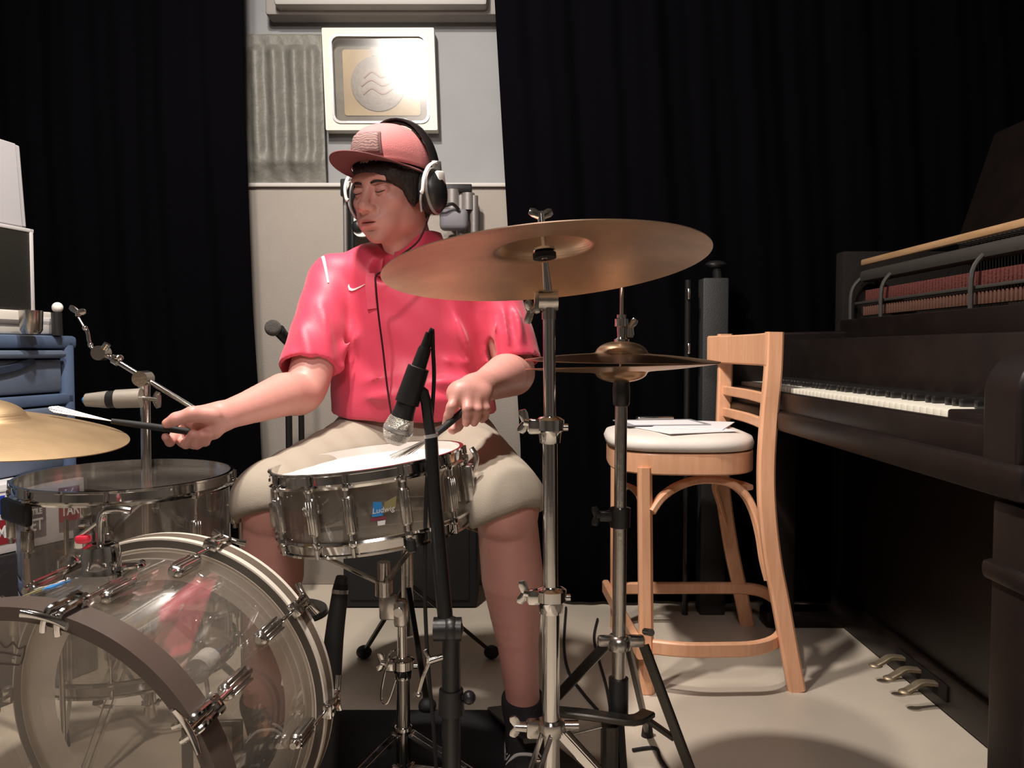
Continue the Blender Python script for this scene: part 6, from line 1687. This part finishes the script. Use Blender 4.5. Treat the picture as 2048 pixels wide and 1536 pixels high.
for a, b_, wd, am in (((760, 885, 1.83), (620, 925, 1.66), .012, .006), ((740, 880, 1.83), (650, 880, 1.80), .010, .006), ((930, 880, 1.84), (1010, 960, 1.62), .012, .006), ((1030, 870, 1.86), (1050, 920, 1.70), .008, -.008), ((640, 900, 1.74), (560, 950, 1.62), .006, -.005)):
    a, b_ = P(*a), P(*b_)
    S.warp(lambda X, Y, Z: bump(X, Y, Z, a, b_, wd*1.5, am))
co, q = S.mesh(); me, co_st = np_mesh('shorts', co, q, 2); shorts = link(me, 'shorts', shorts_m, person)

# --- shoes with socks
def shoe(heel, toe, an, label_parent, hi_top=False):
    d = (toe-heel); L = d.length; dn = d.normalized(); side = dn.cross(V((0, 0, 1))).normalized(); upn = side.cross(dn).normalized()
    ax3 = [side, dn, upn]
    S = SDF(A3(heel.lerp(toe, .5))-0.22, A3(heel.lerp(toe, .5))+0.22, 0.004)
    S.ell(A3(heel+dn*0.02+upn*0.005), (0.036, 0.040, 0.042), ax3, 0.02)
    S.ell(A3(heel.lerp(toe, .45)+upn*0.0), (0.041, 0.10, 0.038), ax3, 0.03)
    S.ell(A3(heel.lerp(toe, .80)-upn*0.006), (0.048, 0.065, 0.030), ax3, 0.03)
    S.chain([heel+upn*0.01+dn*.01, an+V((0, 0, 0.03))], [0.042, 0.045], 0.02)
    S.chain([an+V((0, 0, -0.01)), heel.lerp(toe, .5)+upn*0.006], [0.040, 0.034], 0.02)
    S.cut(A3(heel-upn*0.030), A3(-upn), 0.004)
    S.cut(A3(an+V((0, 0, 0.010))), A3(V((0.05, -0.2, 1))), 0.004)
    co, q = S.mesh(); me, _ = np_mesh('shoe', co, q, 1)
    o = link(me, 'sneaker', mat('black_shoe_mesh', (0.015, 0.014, 0.015), 0.8, bump=0.6, bscale=400) if 'black_shoe_mesh' not in MATS else MATS['black_shoe_mesh'], person)
    S = SDF(A3(heel.lerp(toe, .5))-0.22, A3(heel.lerp(toe, .5))+0.22, 0.004)
    S.ell(A3(heel+dn*0.02-upn*0.034), (0.040, 0.046, 0.016), ax3, 0.02); S.ell(A3(heel.lerp(toe, .45)-upn*0.034), (0.043, 0.10, 0.014), ax3, 0.02); S.ell(A3(heel.lerp(toe, .80)-upn*0.033), (0.052, 0.070, 0.015), ax3, 0.02)
    co, q = S.mesh(); me, _ = np_mesh('sole', co, q, 1); link(me, 'sole', MATS['sole_white'] if 'sole_white' in MATS else mat('sole_white', (0.55, 0.53, 0.50), 0.7, bump=0.1), o)
    # grey side panels and laces
    for t in (0.42, 0.52, 0.62):
        c = heel.lerp(toe, t)
        b = MB(); b.tube([c-side*0.036+upn*0.016, c-side*0.02+upn*0.035, c+upn*(0.041-0.010*(t-.4)), c+side*0.02+upn*0.035, c+side*0.036+upn*0.016], (0.0035), 8, smooth=4); b.build('lace', MATS['sole_white'], o)
    b = MB()
    b.grid(lambda u, v: heel+dn*(0.0+0.06*u)+side*(0.0425+0.002*math.sin(PI*u))*1.0+upn*(-0.02+0.03*v), 6, 4); b.grid(lambda u, v: heel+dn*(0.0+0.06*u)-side*(0.0425+0.002*math.sin(PI*u))*1.0+upn*(-0.02+0.03*v), 6, 4)
    b.build('grey_heel_panel', mat('shoe_grey', (0.30, 0.29, 0.28), 0.7, bump=0.4, bscale=300) if 'shoe_grey' not in MATS else MATS['shoe_grey'], o, solid=0.003)
shoe(heelL, toeL, ankL, person)
shoe(heelR, toeR, ankR, person)

# --- brushes
def brush(butt, mid, tip, spread, label, n=46, sidev=None, h0r=0.0058):
    t = thing('drum_brush', label, 'drum brush', mid, 'pair of wire brushes')
    b = MB(); d = (mid-butt).normalized()
    b.tube([butt, butt.lerp(mid, .1), butt.lerp(mid, .7), mid], [h0r*.8, h0r*1.05, h0r, h0r*0.75], 14, smooth=3); b.build('handle', blackrubber, t)
    b = MB(); sv = V(sidev); uv = (tip-mid).normalized().cross(sv).normalized()
    rnd = random.Random(2)
    for i in range(n):
        u = (i/(n-1)*2-1); w_ = rnd.uniform(-1, 1)*0.12
        e_ = tip+sv*spread*u*1.0+uv*spread*w_ - (tip-mid).normalized()*(0.012*u*u)
        b.tube([mid-d*0.006, mid.lerp(e_, .5)+sv*spread*u*0.02, e_], 0.00055, 4)
    o = b.build('wires', mat('brush_wire', (0.30, 0.28, 0.26), 0.4, 0.9, bump=0.02) if 'brush_wire' not in MATS else MATS['brush_wire'], t); o['kind'] = 'stuff'
    return t
tipR = P(97, 816, 1.40)
brush(P(412, 868, 1.515), P(222, 842, 1.44), tipR, 0.007, 'drum brush in the hand at the photo\'s left, reaching over the left cymbal', sidev=(0, 0.55, 0.8), h0r=0.0062)
tl_ = SNM @ V((0.060, -0.02, 0.006))
brush(P(946, 806, 1.575), P(868, 872, 1.535), P(792, 914, 1.50), 0.030, 'drum brush in the lowered hand resting its wires on the white snare head', sidev=(0.6, 0.8, 0.05), h0r=0.0068)
